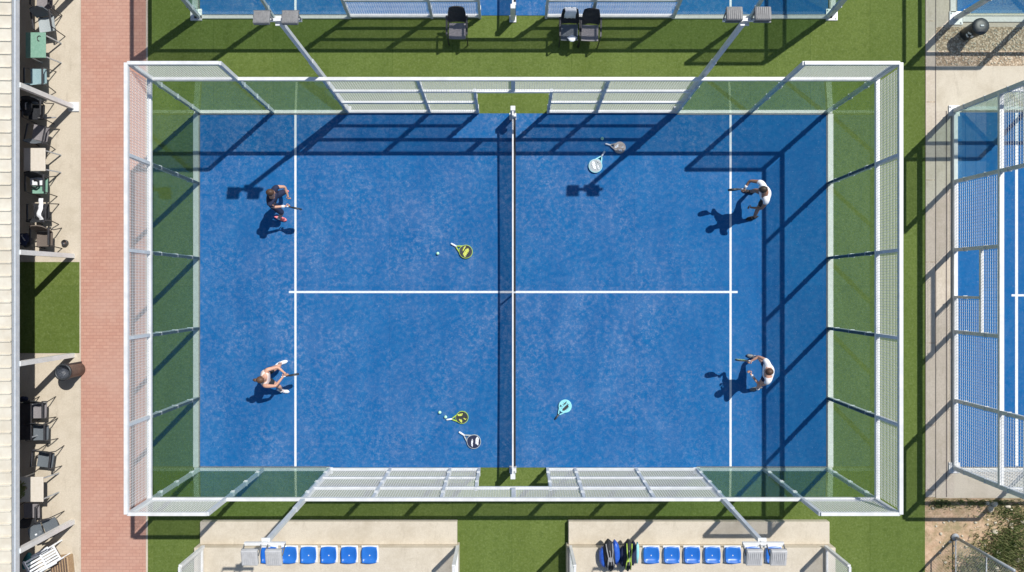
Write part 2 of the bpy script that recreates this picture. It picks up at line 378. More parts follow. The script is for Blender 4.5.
def side_wall(name, label, group, y, out, tall_px, pole_px, mesh_px, door, F, x0=XL, x1=XR, head=True):
    sx = lambda px: X(px)-x0
    tl, tr = tall_px; pl, pr = pole_px; dl, dr = door; L = x1-x0
    posts = [(.0,0,T4,.10), (L,0,T4,.10), (sx(tl),0,T4,.09), (sx(tr),0,T4,.09), (sx(pl),0,T3,.09), (sx(pr),0,T3,.09),
             (sx(dl),0,2.0,.08), (sx(dr),0,2.0,.08)] + [(sx(m),0,T3,.085) for m in mesh_px]
    if head: posts.append((sx((dl+dr)/2),2.05,T3,.12))
    g = [0, sx(tl), sx(pl)]; h = [sx(pr), sx(tr), L]
    panels = []
    for a, b in ((0,sx(tl)),(sx(tl),sx(pl)),(sx(pr),sx(tr)),(sx(tr),L)): panels.append((a,b,.04,T3-.04,'glass'))
    for a, b in ((0,sx(tl)),(sx(tr),L)): panels.append((a,b,T3+.05,T4-.05,'mesh'))
    ms = sorted([sx(pl)]+[sx(m) for m in mesh_px if m < dl]+[sx(dl)]); mr = sorted([sx(dr)]+[sx(m) for m in mesh_px if m > dr]+[sx(pr)])
    for seq in (ms, mr):
        for a, b in zip(seq[:-1], seq[1:]): panels.append((a+.04,b-.04,.1,T3-.04,'mesh'))
    panels.append((sx(dl)-.04,sx(dr)+.04,2.04,T3-.04,'mesh'))
    rails = [(0,sx(tl),T4),(sx(tr),L,T4),(0,L,T3,.088)]
    for a, b in ((sx(pl),sx(dl)),(sx(dr),sx(pr))):
        rails += [(a,b,.07),(a,b,.97,.07),(a,b,1.95,.07)]
    rails.append((sx(dl),sx(dr),1.95,.08))
    kerbs = [(-.15,sx(pl)),(sx(pr),L+.15)]
    return wall(name, label, group, (x0,y), (x1,y), out, posts, panels, rails, kerbs, F, kerbw=.10)
side_wall('side_enclosure', 'long glass and white mesh wall along the upper side of the middle court', GE, YT, (0,1), (273.5,750.4), (348.4,676.8), (430,596), (478,548), Fmain)
side_wall('side_enclosure', 'glass and white mesh wall between the middle court and the spectator steps', GE, YB, (0,-1), (263.6,763.6), (330,696.4), (390.9,450.4,574.8,635.6), (479.3,547.3), Fmain)
def end_wall(label, x, out):
    ys = [Y(183.3), Y(258), Y(328), Y(397.9)]; L = YT-YB
    s = [YT-y for y in ys]
    posts = [(q,0,T4,.085) for q in s]
    e = [0]+s+[L]
    panels = []
    for a, b in zip(e[:-1], e[1:]): panels += [(a,b,.04,T3-.04,'glass'),(a+.04,b-.04,T3+.05,T4-.05,'mesh')]
    return wall('end_enclosure', label, GE, (x,YT), (x,YB), out, posts, panels, [(-.06,L+.06,T4+.003,.10),(-.06,L+.06,T3+.003,.11)], [(0,L)], Fmain, post_shades=[(q+.012,T3-.06,.075) for q in s])
end_wall('glass end wall topped with white mesh, standing beside the red brick path', XL, (-1,0))
end_wall('glass end wall topped with white mesh at the right end of the middle court', XR, (1,0))
G2 = 'walls of the upper court'
F2 = lambda x,y,z: (x, y+z*.0175*(y if y > 0 else 0), z)
side_wall('side_enclosure', 'white mesh wall of the upper court, right behind the black armchairs', G2, court2_y, (0,-1), (273.5,750.4), (350,673), (432,592), (480,546), F2, head=False)
for x, out, lb in ((X(198.5),(-1,0),'start of the left end wall of the upper court, beside the brick path'), (X(829.5),(1,0),'start of the right end wall of the upper court, on the turf')):
    wall('end_enclosure', lb, G2, (x,court2_y+.01), (x,court2_y+6.9), out, [(0,0,T4,.10,.36),(2.3,0,T4,.085),(4.6,0,T4,.085),(6.9,0,T4,.085)],
         [(0,2.3,.04,T3-.04,'glass'),(2.3,4.6,.04,T3-.04,'glass'),(4.6,6.9,.04,T3-.04,'glass'),(0,6.9,T3+.05,T4-.05,'mesh')],
         [(0,6.9,T4+.003),(0,6.9,T3+.003)], [(.2,6.9)], F2)
# right-hand courts: a lower kind of enclosure
Q3, Q4 = 2.12, 3.1
G3 = 'walls of the right-hand court'
xr = X(955.5); ya = Y(111); yz = Y(467.5); sy = lambda py: ya-Y(py)
Lr = ya-yz
wall('end_enclosure', 'wall of the right-hand court with glass bay, mesh bays and open doorway', G3, (xr,ya), (xr,yz), (-1,0),
     [(0,0,Q4,.13,.34),(sy(182),0,Q4,.11),(sy(250),0,Q3,.11),(sy(297),0,1.3,.08),(sy(331.5),0,Q3,.11),(sy(400),0,Q4,.11),(Lr,0,Q4,.13,.34)],
     [(0,sy(182),.04,Q3,'glass'),(0,sy(182),Q3+.05,Q4-.05,'mesh'),(sy(182),sy(250),.08,Q3-.05,'mesh'),(sy(250),sy(331.5),1.34,Q3-.05,'mesh'),
      (sy(297)+.05,sy(331.5)-.05,.08,1.26,'mesh'),(sy(331.5),sy(400),.08,Q3-.05,'mesh'),(sy(400),Lr,.08,Q3-.05,'mesh'),(sy(400),Lr,Q3+.05,Q4-.05,'mesh')],
     [(0,sy(182),Q4),(sy(400),Lr,Q4),(0,Lr,Q3,.13),(sy(250),sy(331.5),1.3,.09),(.1,Lr-.1,.07,.12)], [], shade='post', msp=.095, mt_=.0068)
wall('side_enclosure', 'start of the upper side wall of the right-hand court, seen from above', G3, (xr,ya), (xr+4.6,ya), (0,1),
     [(2.3,0,Q4,.09),(4.6,0,Q3,.09)], [(0,2.3,.04,Q3,'glass'),(2.3,4.6,.04,Q3,'glass'),(0,2.3,Q3+.05,Q4-.05,'mesh')], [(0,2.3,Q4),(0,4.6,Q3)], [(.2,4.6)], kerbw=.12)
wall('side_enclosure', 'start of the lower side wall of the right-hand court, over the concrete apron', G3, (xr,yz), (xr+4.6,yz), (0,-1),
     [(2.3,0,Q4,.09),(4.6,0,Q3,.09)], [(0,2.3,.04,Q3,'mesh'),(2.3,4.6,.04,Q3,'glass'),(0,2.3,Q3+.05,Q4-.05,'mesh')], [(0,2.3,Q4),(0,4.6,Q3)], [(.2,4.6)], kerbw=.12, msp=.10, mt_=.0065)
G4 = 'walls of the upper right court'
y4 = Y(16.5)
wall('side_enclosure', 'lower side wall of the upper right court, beside the gravel bed and black bin', G4, (xr,y4), (xr+4.6,y4), (0,-1),
     [(0,0,Q4,.17,.42),(2.3,0,Q4,.13),(4.6,0,Q3,.09)], [(0,2.3,.04,Q3,'glass'),(2.3,4.6,.04,Q3,'glass'),(0,2.3,Q3+.05,Q4-.05,'mesh')], [(0,2.3,Q4),(0,4.6,Q3+.1)], [(.2,4.6)])
wall('end_enclosure', 'start of the left end wall of the upper right court, by the turf edge', G4, (xr,y4+.12), (xr,y4+7), (-1,0),
     [(2.3,0,Q4,.09),(4.6,0,Q3,.09),(6.88,0,Q3,.09)], [(0,2.3,.04,Q3,'glass'),(2.3,6.88,.04,Q3,'glass')], [(0,2.3,Q4),(0,6.88,Q3)], [(0,6.88)])

# ------------------------------------------------------------------ nets
def net(label, ytop, ybot):
    x = X(512.8); t = thing('padel_net', label, 'net', (x, (ytop+ybot)/2, 0), 0, 'court nets')
    y0, y1 = ybot-(ytop+ybot)/2, ytop-(ytop+ybot)/2
    mb = MB(); s = .05; k = y0+.06
    while k < y1-.06: mb.bar((.09,k,.03),(0,k,.86),.0075,.0075,(1,0,0),caps=False); k += s
    k = .05
    while k < .86: mb.bar((.004+.09*(1-k/.86),y0+.05,k),(.004+.09*(1-k/.86),y1-.05,k),.0075,.0075,caps=False); k += s
    mb.build('netting', M['black'], t)
    mb = MB(); n = 40; zz = [.88+.05*(2*i/n-1)**2 for i in range(n+1)]
    for i in range(n):
        a, b = y0+.04+(y1-y0-.08)*i/n, y0+.04+(y1-y0-.08)*(i+1)/n
        mb.bar((0,a,zz[i]),(0,b,zz[i+1]),.045,.06)
    mb.build('white_band', M['steel'], t)
    MB().bar((.09,0,.02),(0,0,.90),.012,.05,(0,1,0)).build('centre_strap', M['steel'], t)
    for s_, yy in ((1,y1),(-1,y0)):
        p = MB().box(-.075,.075,yy-.075,yy+.075,.02,.98,.012); p.build('net_post', M['steel'], t)
        MB().box(-.02,.10,yy-.16*s_-.05,yy-.16*s_+.05,.55,.78,.01).build('crank', M['steel'], t)
        MB().box(-.11,.11,yy-.13,yy+.09,.02,.035).build('base_plate', M['steel'], t)
net('white-topped net across the middle court', Y(116), Y(468.5))
net('white-topped net of the upper court, reaching out of the top of the photo', court2_y+11, Y(18.5))

# ------------------------------------------------------------------ floodlight poles
def light_pole(label, base, top, yh, tilt):
    bx, by = base; tx, ty, tz = top; off = .325 if yh > -.05 else .275; ly = 0 if yh > -.05 else .03; yh0 = yh
    t = thing('floodlight_pole', label, 'light pole', (bx,by,0), 0, 'floodlight poles around the middle court')
    T = Vector((tx-bx, ty-by, tz))
    p = MB(); p.bar((0,0,.0), T*.62, .12, .12, (0,1,0)); p.bar(T*.62, T, .10, .10, (0,1,0)); p.build('pole', M['post'], t)
    MB().box(-.10,.10,-.10,.10,.02,.05).build('base_plate', M['steel'], t)
    c = MB().bar(T+Vector((-off-.2,0,.0)), T+Vector((off+.2,0,.0)), .07, .07)
    c.bar(T+Vector((-.1,0,-.06)), T+Vector((.1,0,-.06)), .22, .03); c.build('crossarm', M['steel'], t)
    for sx in (-1,1):
        cx = T + Vector((sx*off, yh, .20)); rot = Matrix.Translation(cx) @ Matrix.Rotation(tilt, 4, 'X')
        f = MB().box(-.185,.185,-.16-ly,.16+ly,-.05,.05,.015)
        for k in range(7): f.box(-.15+k*.045,-.135+k*.045,-.14,.14,.05,.062)
        f.xf(rot); fo = f.build('floodlight', M['lamptop' if by > 0 else 'lamp'], t)
        MB().box(-.16,.16,-.135,.135,-.055,-.042).xf(rot).build('lens', M['lens'], fo)
        b = MB()
        for q in (-1,1): b.bar(T+Vector((sx*off+q*.195,0,0)), cx+Vector((q*.195,.04,0)), .015, .05)
        b.bar(cx+Vector((-.2,.17*(1 if yh < 0 else -1),-.03)), cx+Vector((.2,.17*(1 if yh < 0 else -1),-.03)), .03, .03)
        b.build('lamp_bracket', M['lampdark'], fo)
PH = 6.0
for lb, (bx,by), (tx,ty), yh, tl in (
    ('twin-lamp floodlight pole at the upper left of the middle court', (348.4,112), (279,20), -.03, R(-14)),
    ('twin-lamp floodlight pole at the upper right of the middle court', (676.8,112), (745.5,20), .06, R(-8)),
    ('floodlight pole with twin lamps over the left row of blue seats', (330,468), (265,543.5), -.24, R(12)),
    ('floodlight pole with twin lamps over the right row of blue seats', (696.4,468), (763,543.5), -.24, R(12))):
    s = 1 if by < 286 else -1
    light_pole(lb, (X(bx), Y(by)+.07*s), (X(tx,PH), Y(ty,PH), PH), yh, tl)

# ------------------------------------------------------------------ spectator steps with seats
def steps(label, x0, x1):
    t = thing('spectator_steps', label, 'steps', ((x0+x1)/2, -7.43, 0), 0, 'concrete spectator steps'); w = (x1-x0)/2
    MB().box(-w,w,-.72,0,0,.22,.012).build('lower_step', M['concrete'], t)
    MB().box(-w-.07,w+.07,-4,-.723,0,.48,.012).build('upper_step', M['concrete'], t)
    return t
steps('pale concrete spectator steps at the lower left, holding the row of five blue seats', X(203), X(457.5))
steps('pale concrete spectator steps at the lower right, holding the racket bags', X(568), X(826.5))
def seat_mesh():
    root = thing('stadium_seat', '', 'seat', (0,0,0), 0, 'blue plastic seats on the spectator steps')
    # dished shell with upturned back and rounded corners
    mb = MB(); n = 10; vs = []
    for j in range(n+1):
        for i in range(n+1):
            u, v = i/n*2-1, j/n*2-1
            k = 1-.10*(max(0,abs(u)+abs(v)-1.25)/.75)**1
            x, y = u*.248*k, v*.248*k
            e = max(abs(u),abs(v)); z = .07 + (.035*(e**4)) - .018*(1-e) + (.05*max(0,(-v-.45)/.55)**2) - (.03*max(0,(v-.7)/.3))
            vs.append((x,y,z))
    N1 = (n+1)
    fs = [(j*N1+i, j*N1+i+1, (j+1)*N1+i+1, (j+1)*N1+i) for j in range(n) for i in range(n)]
    o = len(vs); vs2 = [(x,y,z-.02) for x,y,z in vs]; fs2 = [tuple(a+o for a in f[::-1]) for f in fs]
    rim = [i for i in range(N1)]+[j*N1+n for j in range(1,N1)]+[n*N1+i for i in range(n-1,-1,-1)]+[j*N1 for j in range(n-1,0,-1)]
    fs3 = [(rim[(k+1)%len(rim)], rim[k], rim[k]+o, rim[(k+1)%len(rim)]+o) for k in range(len(rim))]
    mb.add(vs+vs2, fs+fs2+fs3, True); mb.build('shell', M['blue'], root)
    MB().box(-.262,.262,-.262,.262,.0,.03,.012).build('seat_base', M['whiteplast'], root)
    b = MB(); 
    b.lathe([(0,.062),(.018,.064),(.02,.056)], (0,-.03,0), 10); b.build('bolt', M['steel'], root)
    return root
seat0 = seat_mesh(); used = False
left = [268.5, 288.5, 308, 328.2, 348.6, 369.2]; right = [651.6, 672, 692.4, 712.8, 733.4, 754, 774.5]
nl = ['seat under the lamps, leftmost of the left row','second seat from the left, beside the lamps','third seat of the left row','fourth seat of the left row','fifth seat of the left row','rightmost seat of the left row']
nr = ['seat beside the green racket bag, crossed by the pole shadow','second seat from the racket bags in the right row','third seat from the racket bags in the right row','fourth seat from the racket bags in the right row','fifth seat from the racket bags in the right row','seat partly under the left lamp of the right row','seat under the right lamp at the end of the right row']
for px, lb in list(zip(left,nl))+list(zip(right,nr)):
    o = seat0 if not used else copy_tree(seat0); used = True
    o.location = (X(px,.6), Y(555.3,.6), .48); o['label'] = 'blue plastic '+lb
# end guards of the steps
def guard(label, x):
    t = thing('mesh_guard', label, 'fence', (x, Y(547,.5), .48), 0, 'mesh guards at the ends of the spectator steps')
    for y in (0,-1.6,-3.2): MB().bar((0,y,0),(0,y,1.5),.09,.09,(0,1,0)).build('post', M['steel'], t)
    MB().bar((0,0,1.52),(0,-3.2,1.52),.07).build('rail', M['steel'], t)
    MB().bar((0,-.04,.08),(0,-3.2,.08),.06).build('rail', M['steel'], t)
    m = MB(); k = -.05
    while k > -3.2: m.bar((0,k,.1),(0,k,1.5),.006,caps=False); k -= .055
    k = .14
    while k < 1.5: m.bar((.007,0,k),(.007,-3.2,k),.006,caps=False); k += .055
    m.build('mesh_panel', M['mesh'], t)
guard('white mesh guard at the left end of the left spectator steps, by the turf', X(203,.5)-.0)
guard('white mesh guard at the right end of the left spectator steps', X(457.5,.5))
guard('white mesh guard at the left end of the right spectator steps, by the racket bags', X(570.5,.5))
guard('white mesh guard at the right end of the right spectator steps', X(826,.5))

# ------------------------------------------------------------------ racket bags
def racket_bag(label, px, py, ma, mb_, mc, w):
    z0 = .48; t = thing('racket_bag', label, 'bag', (X(px,.7), Y(py,.7), z0), .07 if mc is M['ashgrey'] else -.05, 'racket bags on the steps')
    def body(sx, wx, c0, c1, nm, mt, h=.34, L=.50, off=0):
        m = MB(); vs = []; nn = 14; ns = 12
        for j in range(nn+1):
            v = j/nn*2-1; r = max(.18, (1-abs(v)**2.6)**.55); hh = h*(.55+.45*r)
            for i in range(ns):
                g = 2*math.pi*i/ns; vs.append((sx+math.cos(g)*wx*r, v*L+off, h/2+math.sin(g)*hh/2))
        fs = [(j*ns+i, j*ns+(i+1)%ns, (j+1)*ns+(i+1)%ns, (j+1)*ns+i) for j in range(nn) for i in range(ns)]
        fs += [tuple(range(ns-1,-1,-1)), tuple(range(nn*ns,(nn+1)*ns))]
        m.add(vs, fs, True); return m.build(nm, mt, t)
    body(0, w*.62, 0, 0, 'main_compartment', ma, .42, .46)
    body(-w*.56, w*.42, 0, 0, 'side_pocket', mb_, .28, .30, -.07)
    body(w*.60, w*.40, 0, 0, 'side_pocket', mb_, .36, .36, .06)
    for s in (-.3,.3):
        MB().tube([(s*w,-.40,.36),(s*w*.9,-.2,.425),(s*w*.6,.0,.445),(s*w*.9,.2,.43),(s*w,.40,.35)], .017, 6).build('strap', mc, t)
    MB().tube([(0,-.46,.22),(0.02,-.2,.435),(0,.15,.44),(-.02,.45,.25)], .010, 6).build('zip', M['ashgrey'], t)
    MB().box(-.05,.05,-.14,.0,.40,.435,.01).build('badge', mc, t)
racket_bag('black and blue racket bag with grey straps, leftmost on the right steps', 609.5, 555, M['black'], M['bagblue'], M['ashgrey'], .33)
racket_bag('black racket bag with lime green stripes, beside the first blue seat', 628, 555, M['black'], M['navy'], M['lime'], .265)
b = MB().tube([(0,-.34,.06),(0,-.1,.09),(0,.2,.09),(0,.32,.06)], [.02,.05,.05,.02], 8).build('bottle', M['cyan']); b.location = (X(637.6,.6), Y(553,.6), .48)
tag(b, 'thin pale cyan bottle lying between the lime striped bag and the first blue seat', 'bottle')

# ------------------------------------------------------------------ chairs and tables
def armchair(name, label, group, loc, rz, fab, seatm, frame, scale=1.0, back_h=.95, lean=.16):
    t = thing(name, label, 'chair', loc, rz, group, scale)     # faces +y locally
    m = MB(); n = 8; vs = []
    for j in range(n+1):
        for i in range(n+1):
            u, v = i/n*2-1, j/n*2-1; vs.append((u*.24, v*.23, .43-.02*(1-u*u)+.012*v))
    N1 = n+1; fs = [(j*N1+i, j*N1+i+1, (j+1)*N1+i+1, (j+1)*N1+i) for j in range(n) for i in range(n)]
    o = len(vs); m.add(vs+[(x,y,z-.035) for x,y,z in vs], fs+[tuple(a+o for a in f[::-1]) for f in fs], True)
    rim = [i for i in range(N1)]+[j*N1+n for j in range(1,N1)]+[n*N1+i for i in range(n-1,-1,-1)]+[j*N1 for j in range(n-1,0,-1)]
    m.add([m.v[k] for k in rim]+[m.v[k+o] for k in rim], [((k+1)%len(rim), k, k+len(rim), (k+1)%len(rim)+len(rim)) for k in range(len(rim))], True)
    m.build('seat', seatm, t)
    m = MB(); vs = []
    for j in range(n+1):
        for i in range(n+1):
            u, v = i/n*2-1, j/n
            wv = .25*(1-.16*max(0,v-.6)/.4*abs(u)**1)
            vs.append((u*wv, -.25-lean*v+.03*u*u, .45+(back_h-.45)*v-.05*max(0,v-.7)*u*u*2))
    m.add(vs, fs, True); m.add([(x,y-.03,z+.0) for x,y,z in vs], [f[::-1] for f in fs], True)
    m.add([vs[k] for k in rim]+[(vs[k][0],vs[k][1]-.03,vs[k][2]) for k in rim], [((k+1)%len(rim), k, k+len(rim), (k+1)%len(rim)+len(rim)) for k in range(len(rim))], True)
    m.build('backrest', fab, t)
    for s in (-1,1):
        MB().tube([(s*.27,.27,0),(s*.275,.24,.34),(s*.28,.20,.62),(s*.28,.16,.655)], .016, 8).build('leg', frame, t)
        MB().tube([(s*.26,-.38,0),(s*.265,-.29,.40),(s*.265,-.33,.66)], .016, 8).build('leg', frame, t)
        MB().box(s*.28-.028,s*.28+.028,-.34,.20,.65,.68,.01).build('armrest', frame, t)
    return t
TG = 'black armchairs on the turf'
armchair('armchair', 'black armchair standing alone on the turf, left of the upper net', TG, (X(457.3,.5), Y(31,.45), 0), math.pi, M['black'], M['seatgrey'], M['blackmetal'], 1.10, .84, .26)
armchair('armchair', 'black armchair with a white towel over its backrest', TG, (X(569.5,.5), Y(32.5,.45), 0), math.pi, M['black'], M['greyfab'], M['blackmetal'], 1.10, .84, .26)
armchair('armchair', 'bare black armchair right beside the one with the towel', TG, (X(590,.5), Y(33,.45), 0), math.pi-.03, M['black'], M['seatgrey'], M['blackmetal'], 1.10, .84, .26)
m = MB(); n = 8; vs = []
prof = [(-.63,.62),(-.64,.78),(-.625,.90),(-.57,.955),(-.50,.92),(-.445,.82),(-.39,.70)]
for k, (a, z) in enumerate(prof):
    for i in range(n+1):
        u = i/n*2-1; vs.append((u*.175+.015*math.sin(k*2), -a*1.0+.01*math.sin(i*2.2), z+.008*math.sin(i*1.7+k)))
fs = [(k*(n+1)+i, k*(n+1)+i+1, (k+1)*(n+1)+i+1, (k+1)*(n+1)+i) for k in range(len(prof)-1) for i in range(n)]
m.add(vs, fs, True); tw = m.build('towel', M['whitecloth']); tw.location = (X(569.5,.5), Y(32.5,.45)-.03, 0)
sm = tw.modifiers.new('thick', 'SOLIDIFY'); sm.thickness = .015
tag(tw, 'white towel hung over the back of a black armchair', 'towel')
m = MB().ellips((0,0,0), .15, .10, .03, 14, 6, lambda x,y,z: (x*(1+.2*math.sin(5*y)), y*(1+.2*math.cos(4*x)), z)); tw = m.build('clothes', M['whitecloth'])
tw.location = (X(572,.5), Y(38.5,.5), .52); tag(tw, 'small crumpled white cloth on the seat of the armchair with the towel', 'cloth')

def table(label, group, loc, w, d, top, h=.75, edge=None):
    t = thing('cafe_table', label, 'table', loc, 0, group)
    MB().box(-w/2,w/2,-d/2,d/2,h-.035,h,.008).build('tabletop', top, t)
    for sx in (-1,1):
        for sy_ in (-1,1): MB().bar((sx*(w/2-.0),sy_*(d/2-.08),0),(sx*(w/2-.07),sy_*(d/2-.06),h-.04),.035).build('leg', M['galv'], t)
    MB().box(-w/2+.04,w/2-.04,-d/2+.05,d/2-.05,h-.09,h-.037).build('apron', M['blackmetal'], t)
    return t
TT, TC = 'terrace tables under the roof edge', 'terrace chairs under the roof edge'
def tb(label, px0, px1, py0, py1, top):
    h = .75; x0, x1, y0, y1 = X(px0,h), X(px1,h), Y(py1,h), Y(py0,h)
    return table(label, TT, ((x0+x1)/2,(y0+y1)/2,0), x1-x0, y1-y0, top)
def ch(label, px, py, rz, fab, seatm, frame=None, sc=1.0):
    return armchair('terrace_chair', label, TC, (X(px,.45), Y(py,.45), 0), rz, fab, seatm, frame or M['blackmetal'], sc, .86, .12)
PI = math.pi
ch('brown terrace chair at the top edge of the photo', 44, 1, PI, M['brownfab'], M['seatgrey'])
ch('pale grey terrace chair just above the green table', 46, 24, PI+.15, M['greyfab'], M['palefab'])
tb('green topped terrace table holding a black hook', 25.5, 45.4, 32.3, 57.7, M['greentop'])
ch('pale blue terrace chair between the green table and the first roof post', 38, 76, 0, M['bluefab'], M['bluefab'])
ch('black terrace chair piled with bags below the first roof post', 36, 112, PI, M['black'], M['black'])
ch('dark terrace chair just above the uppermost beige table', 40, 133, -.2, M['greyfab'], M['seatgrey'])
tb('clean beige terrace table, uppermost of the beige tables', 23.5, 45, 148, 171, M['beigetop'])
ch('dark terrace chair with a green cushion, just below the clean beige table', 39, 186, PI, M['black'], M['greentop'])
ch('black terrace chair with a long white towel', 41, 211, 0, M['black'], M['black'])
ch('brown terrace chair beside the green turf square', 44, 239, PI, M['brownfab'], M['brownfab'])
ch('brownish grey terrace chair below the large bin', 38, 411, PI, M['black'], M['seatgrey'])
ch('grey terrace chair second below the large bin', 40, 433, PI, M['black'], M['greyfab'])
ch('grey terrace chair turned slightly, just above the dirty beige table', 45, 460, PI-.12, M['black'], M['greyfab'])
tb('dark terrace table half under the roof, beside the grey chairs', 10, 31, 403, 440, M['blackmetal'])
tb('beige terrace table with a green plant on it', 17, 43, 477, 502, M['beigetop'])
ch('black terrace chair just below the beige table with the plant', 31, 511, 0, M['black'], M['seatgrey'])
ch('dark terrace chair pushed against the lowest roof post', 50, 527, -1.2, M['greyfab'], M['greyfab'])
# white slatted chair
t = thing('slatted_chair', 'white slatted plastic chair at the bottom of the terrace', 'chair', (X(50,.4), Y(556,.4), 0), -1.05)
for k in range(6): MB().box(-.24+k*.085,-.24+k*.085+.06,-.24,.24,.40,.425,.006).build('slat', M['whiteplast'], t)
for s in (-1,1): MB().box(-.26,.26,s*.25-.02,s*.25+.02,.385,.43,.008).build('seat_rail', M['whiteplast'], t)
for k in range(5): MB().bar((-.2+k*.1,-.28,.42),(-.2+k*.1,-.42,.86),.06,.02,(0,1,0)).build('back_slat', M['whiteplast'], t)
MB().bar((-.26,-.43,.88),(.26,-.43,.88),.06,.035).build('back_rail', M['whiteplast'], t)
for sx in (-1,1):
    for q in (-1,1): MB().bar((sx*.25,q*.27,0),(sx*.24,q*.23,.64 if q > 0 else .4),.045).build('leg', M['whiteplast'], t)
    MB().box(sx*.27-.03,sx*.27+.03,-.34,.26,.62,.65,.01).build('armrest', M['whiteplast'], t)
# tan wicker basket chair
t = thing('wicker_stool', 'tan woven box stool beside the white slatted chair at the bottom edge', 'stool', (X(62,.2), Y(566,.2), 0), .1)
MB().box(-.30,.26,-.30,.30,0,.30,.02).build('basket', M['wood'], t)
wv = MB()
for k in range(7): wv.box(-.29+k*.08,-.25+k*.08,-.29,.29,.302,.315)
wv.build('slatted_top', M['rust'], t)
# things lying on tables and chairs
def lump(name, label, cat, px, py, z, rx, ry, rz_, m, seed=0, rot=0, parent=None):
    rnd = random.Random(seed); a, b_, c = [rnd.uniform(2,5) for _ in range(3)]
    f = lambda x,y,z: (x*(1+.13*math.sin(a*y+b_*z)), y*(1+.13*math.sin(b_*x+c)), z*(1+.12*math.sin(c*x+a*y)))
    o = MB().ellips((0,0,rz_*.9), rx, ry, rz_, 18, 10, f).build(name, m)
    o.location = (X(px,z), Y(py,z), z); o.rotation_euler = (0,0,rot)
    return tag(o, label, cat)
def sack(label, px, py, z, rx, ry, rz_, m, seed, rot=0):
    o = lump('backpack', label, 'bag', px, py, z, rx, ry, rz_, m, seed, rot)
    MB().ellips((0,-ry*.75,rz_*.8), rx*.7, ry*.4, rz_*.6).build('pocket', M['black'], o)
    for s in (-1,1): MB().tube([(s*rx*.4,ry*.8,rz_*.4),(s*rx*.5,ry*.3,rz_*2.0),(s*rx*.4,-ry*.5,rz_*1.75)], .018, 6).build('strap', M['ashgrey'], o)
    return o
h = MB(); h.tube([(.06*math.cos(g),.08*math.sin(g),.012) for g in [R(50+k*22) for k in range(11)]], .013, 6)
o = h.build('hook', M['blackmetal']); o.location = (X(39.5,.75), Y(38.5,.75), .75); tag(o, 'small black curved hook lying on the green table', 'hook')
sack('black backpack on the terrace chair below the first roof post', 29, 108, .44, .20, .24, .15, M['black'], 3)
lump('shoulder_bag', 'small dark bag beside the black backpack', 'bag', 37, 102, .45, .11, .10, .08, M['greyfab'], 5)
o = MB().tube([(-.28,0,0),(.0,.0,.01),(.28,.02,.0)], [.022,.03,.02], 8).build('umbrella', M['ashgrey']); o.location = (X(47,.5), Y(118,.5), .5); tag(o, 'folded grey umbrella sticking out beside the black backpack', 'umbrella')
o = MB().box(-.20,.20,-.16,.16,0,.02,.006).build('folder', M['whitecloth']); o.location = (X(36,.5), Y(180,.5), .46); tag(o, 'white folder lying on the green cushion', 'folder')
o = MB().tube([(-.10,.12,.02),(-.02,.14,.05),(.05,.10,.05),(.05,-.05,.04),(-.04,-.12,.03),(-.16,-.10,.02)], .028, 8).build('belt_bag', M['black']); o.location = (X(37.5,.5), Y(184,.5), .485); tag(o, 'black belt bag curled on the white folder', 'bag')
m = MB(); vs = []
for k in range(13):
    y = .36-.72*k/12; z = .06*math.sin(k*.9)*.4+(.10 if 3 < k < 10 else .05)
    for i in range(4): vs.append((-.065+.045*i+.015*math.sin(k*.6), y, z+.012*math.sin(i*2+k)))
m.add(vs, [(k*4+i, k*4+i+1, (k+1)*4+i+1, (k+1)*4+i) for k in range(12) for i in range(3)], True)
o = m.build('long_towel', M['whitecloth']); o.location = (X(40.5,.6), Y(210,.6), .52); o.modifiers.new('t','SOLIDIFY').thickness = .02
tag(o, 'long white towel draped along a black terrace chair', 'towel')
lump('handbag', 'black handbag under the long white towel', 'bag', 41, 213, .45, .15, .26, .07, M['black'], 11)
sack('navy backpack beside the second roof post', 28, 240, .35, .20, .22, .18, M['navy'], 8, .6)
o = lump('jacket', 'crumpled navy jacket in the shade below the large bin', 'jacket', 25, 399, .3, .14, .10, .06, M['navy'], 12)
lump('drawstring_bag', 'teal drawstring bag beside the white slatted chair', 'bag', 30, 560, .42, .13, .28, .11, M['teal'], 14, -.3)
o = lump('helmet', 'dark bottle green cap on the dark chair by the lowest post', 'cap', 40, 532, .46, .12, .11, .07, M['greyfab'], 15)
o = lump('cup', 'white plastic cup on the dark chair by the lowest post', 'cup', 37, 534, .62, .035, .035, .05, M['whiteplast'], 1)
# potted plant on beige table
t = thing('potted_plant', 'green leafy plant standing on the lower beige table', 'plant', (X(25,.75), Y(488,.75), .75), 0)
MB().lathe([(0,0),(.07,0),(.09,.12),(.08,.12),(0,.11)], n=16).build('pot', M['rust'], t)
lf = MB(); rnd = random.Random(4)
for k in range(130):
    g = rnd.uniform(0,2*PI); r = rnd.uniform(.02,.20); z = .14+rnd.uniform(0,.22)*(1-r/.3); a = rnd.uniform(0,2*PI); l = .05
    c = Vector((r*math.cos(g)*.7, r*math.sin(g)*1.4, z)); d = Vector((math.cos(a),math.sin(a),rnd.uniform(-.4,.4)))*l; e = Vector((-math.sin(a),math.cos(a),.1))*l*.4
    lf.add([c-d, c+e, c+d, c-e], [(0,1,2,3)])
lf.build('foliage', M['weed'], t)

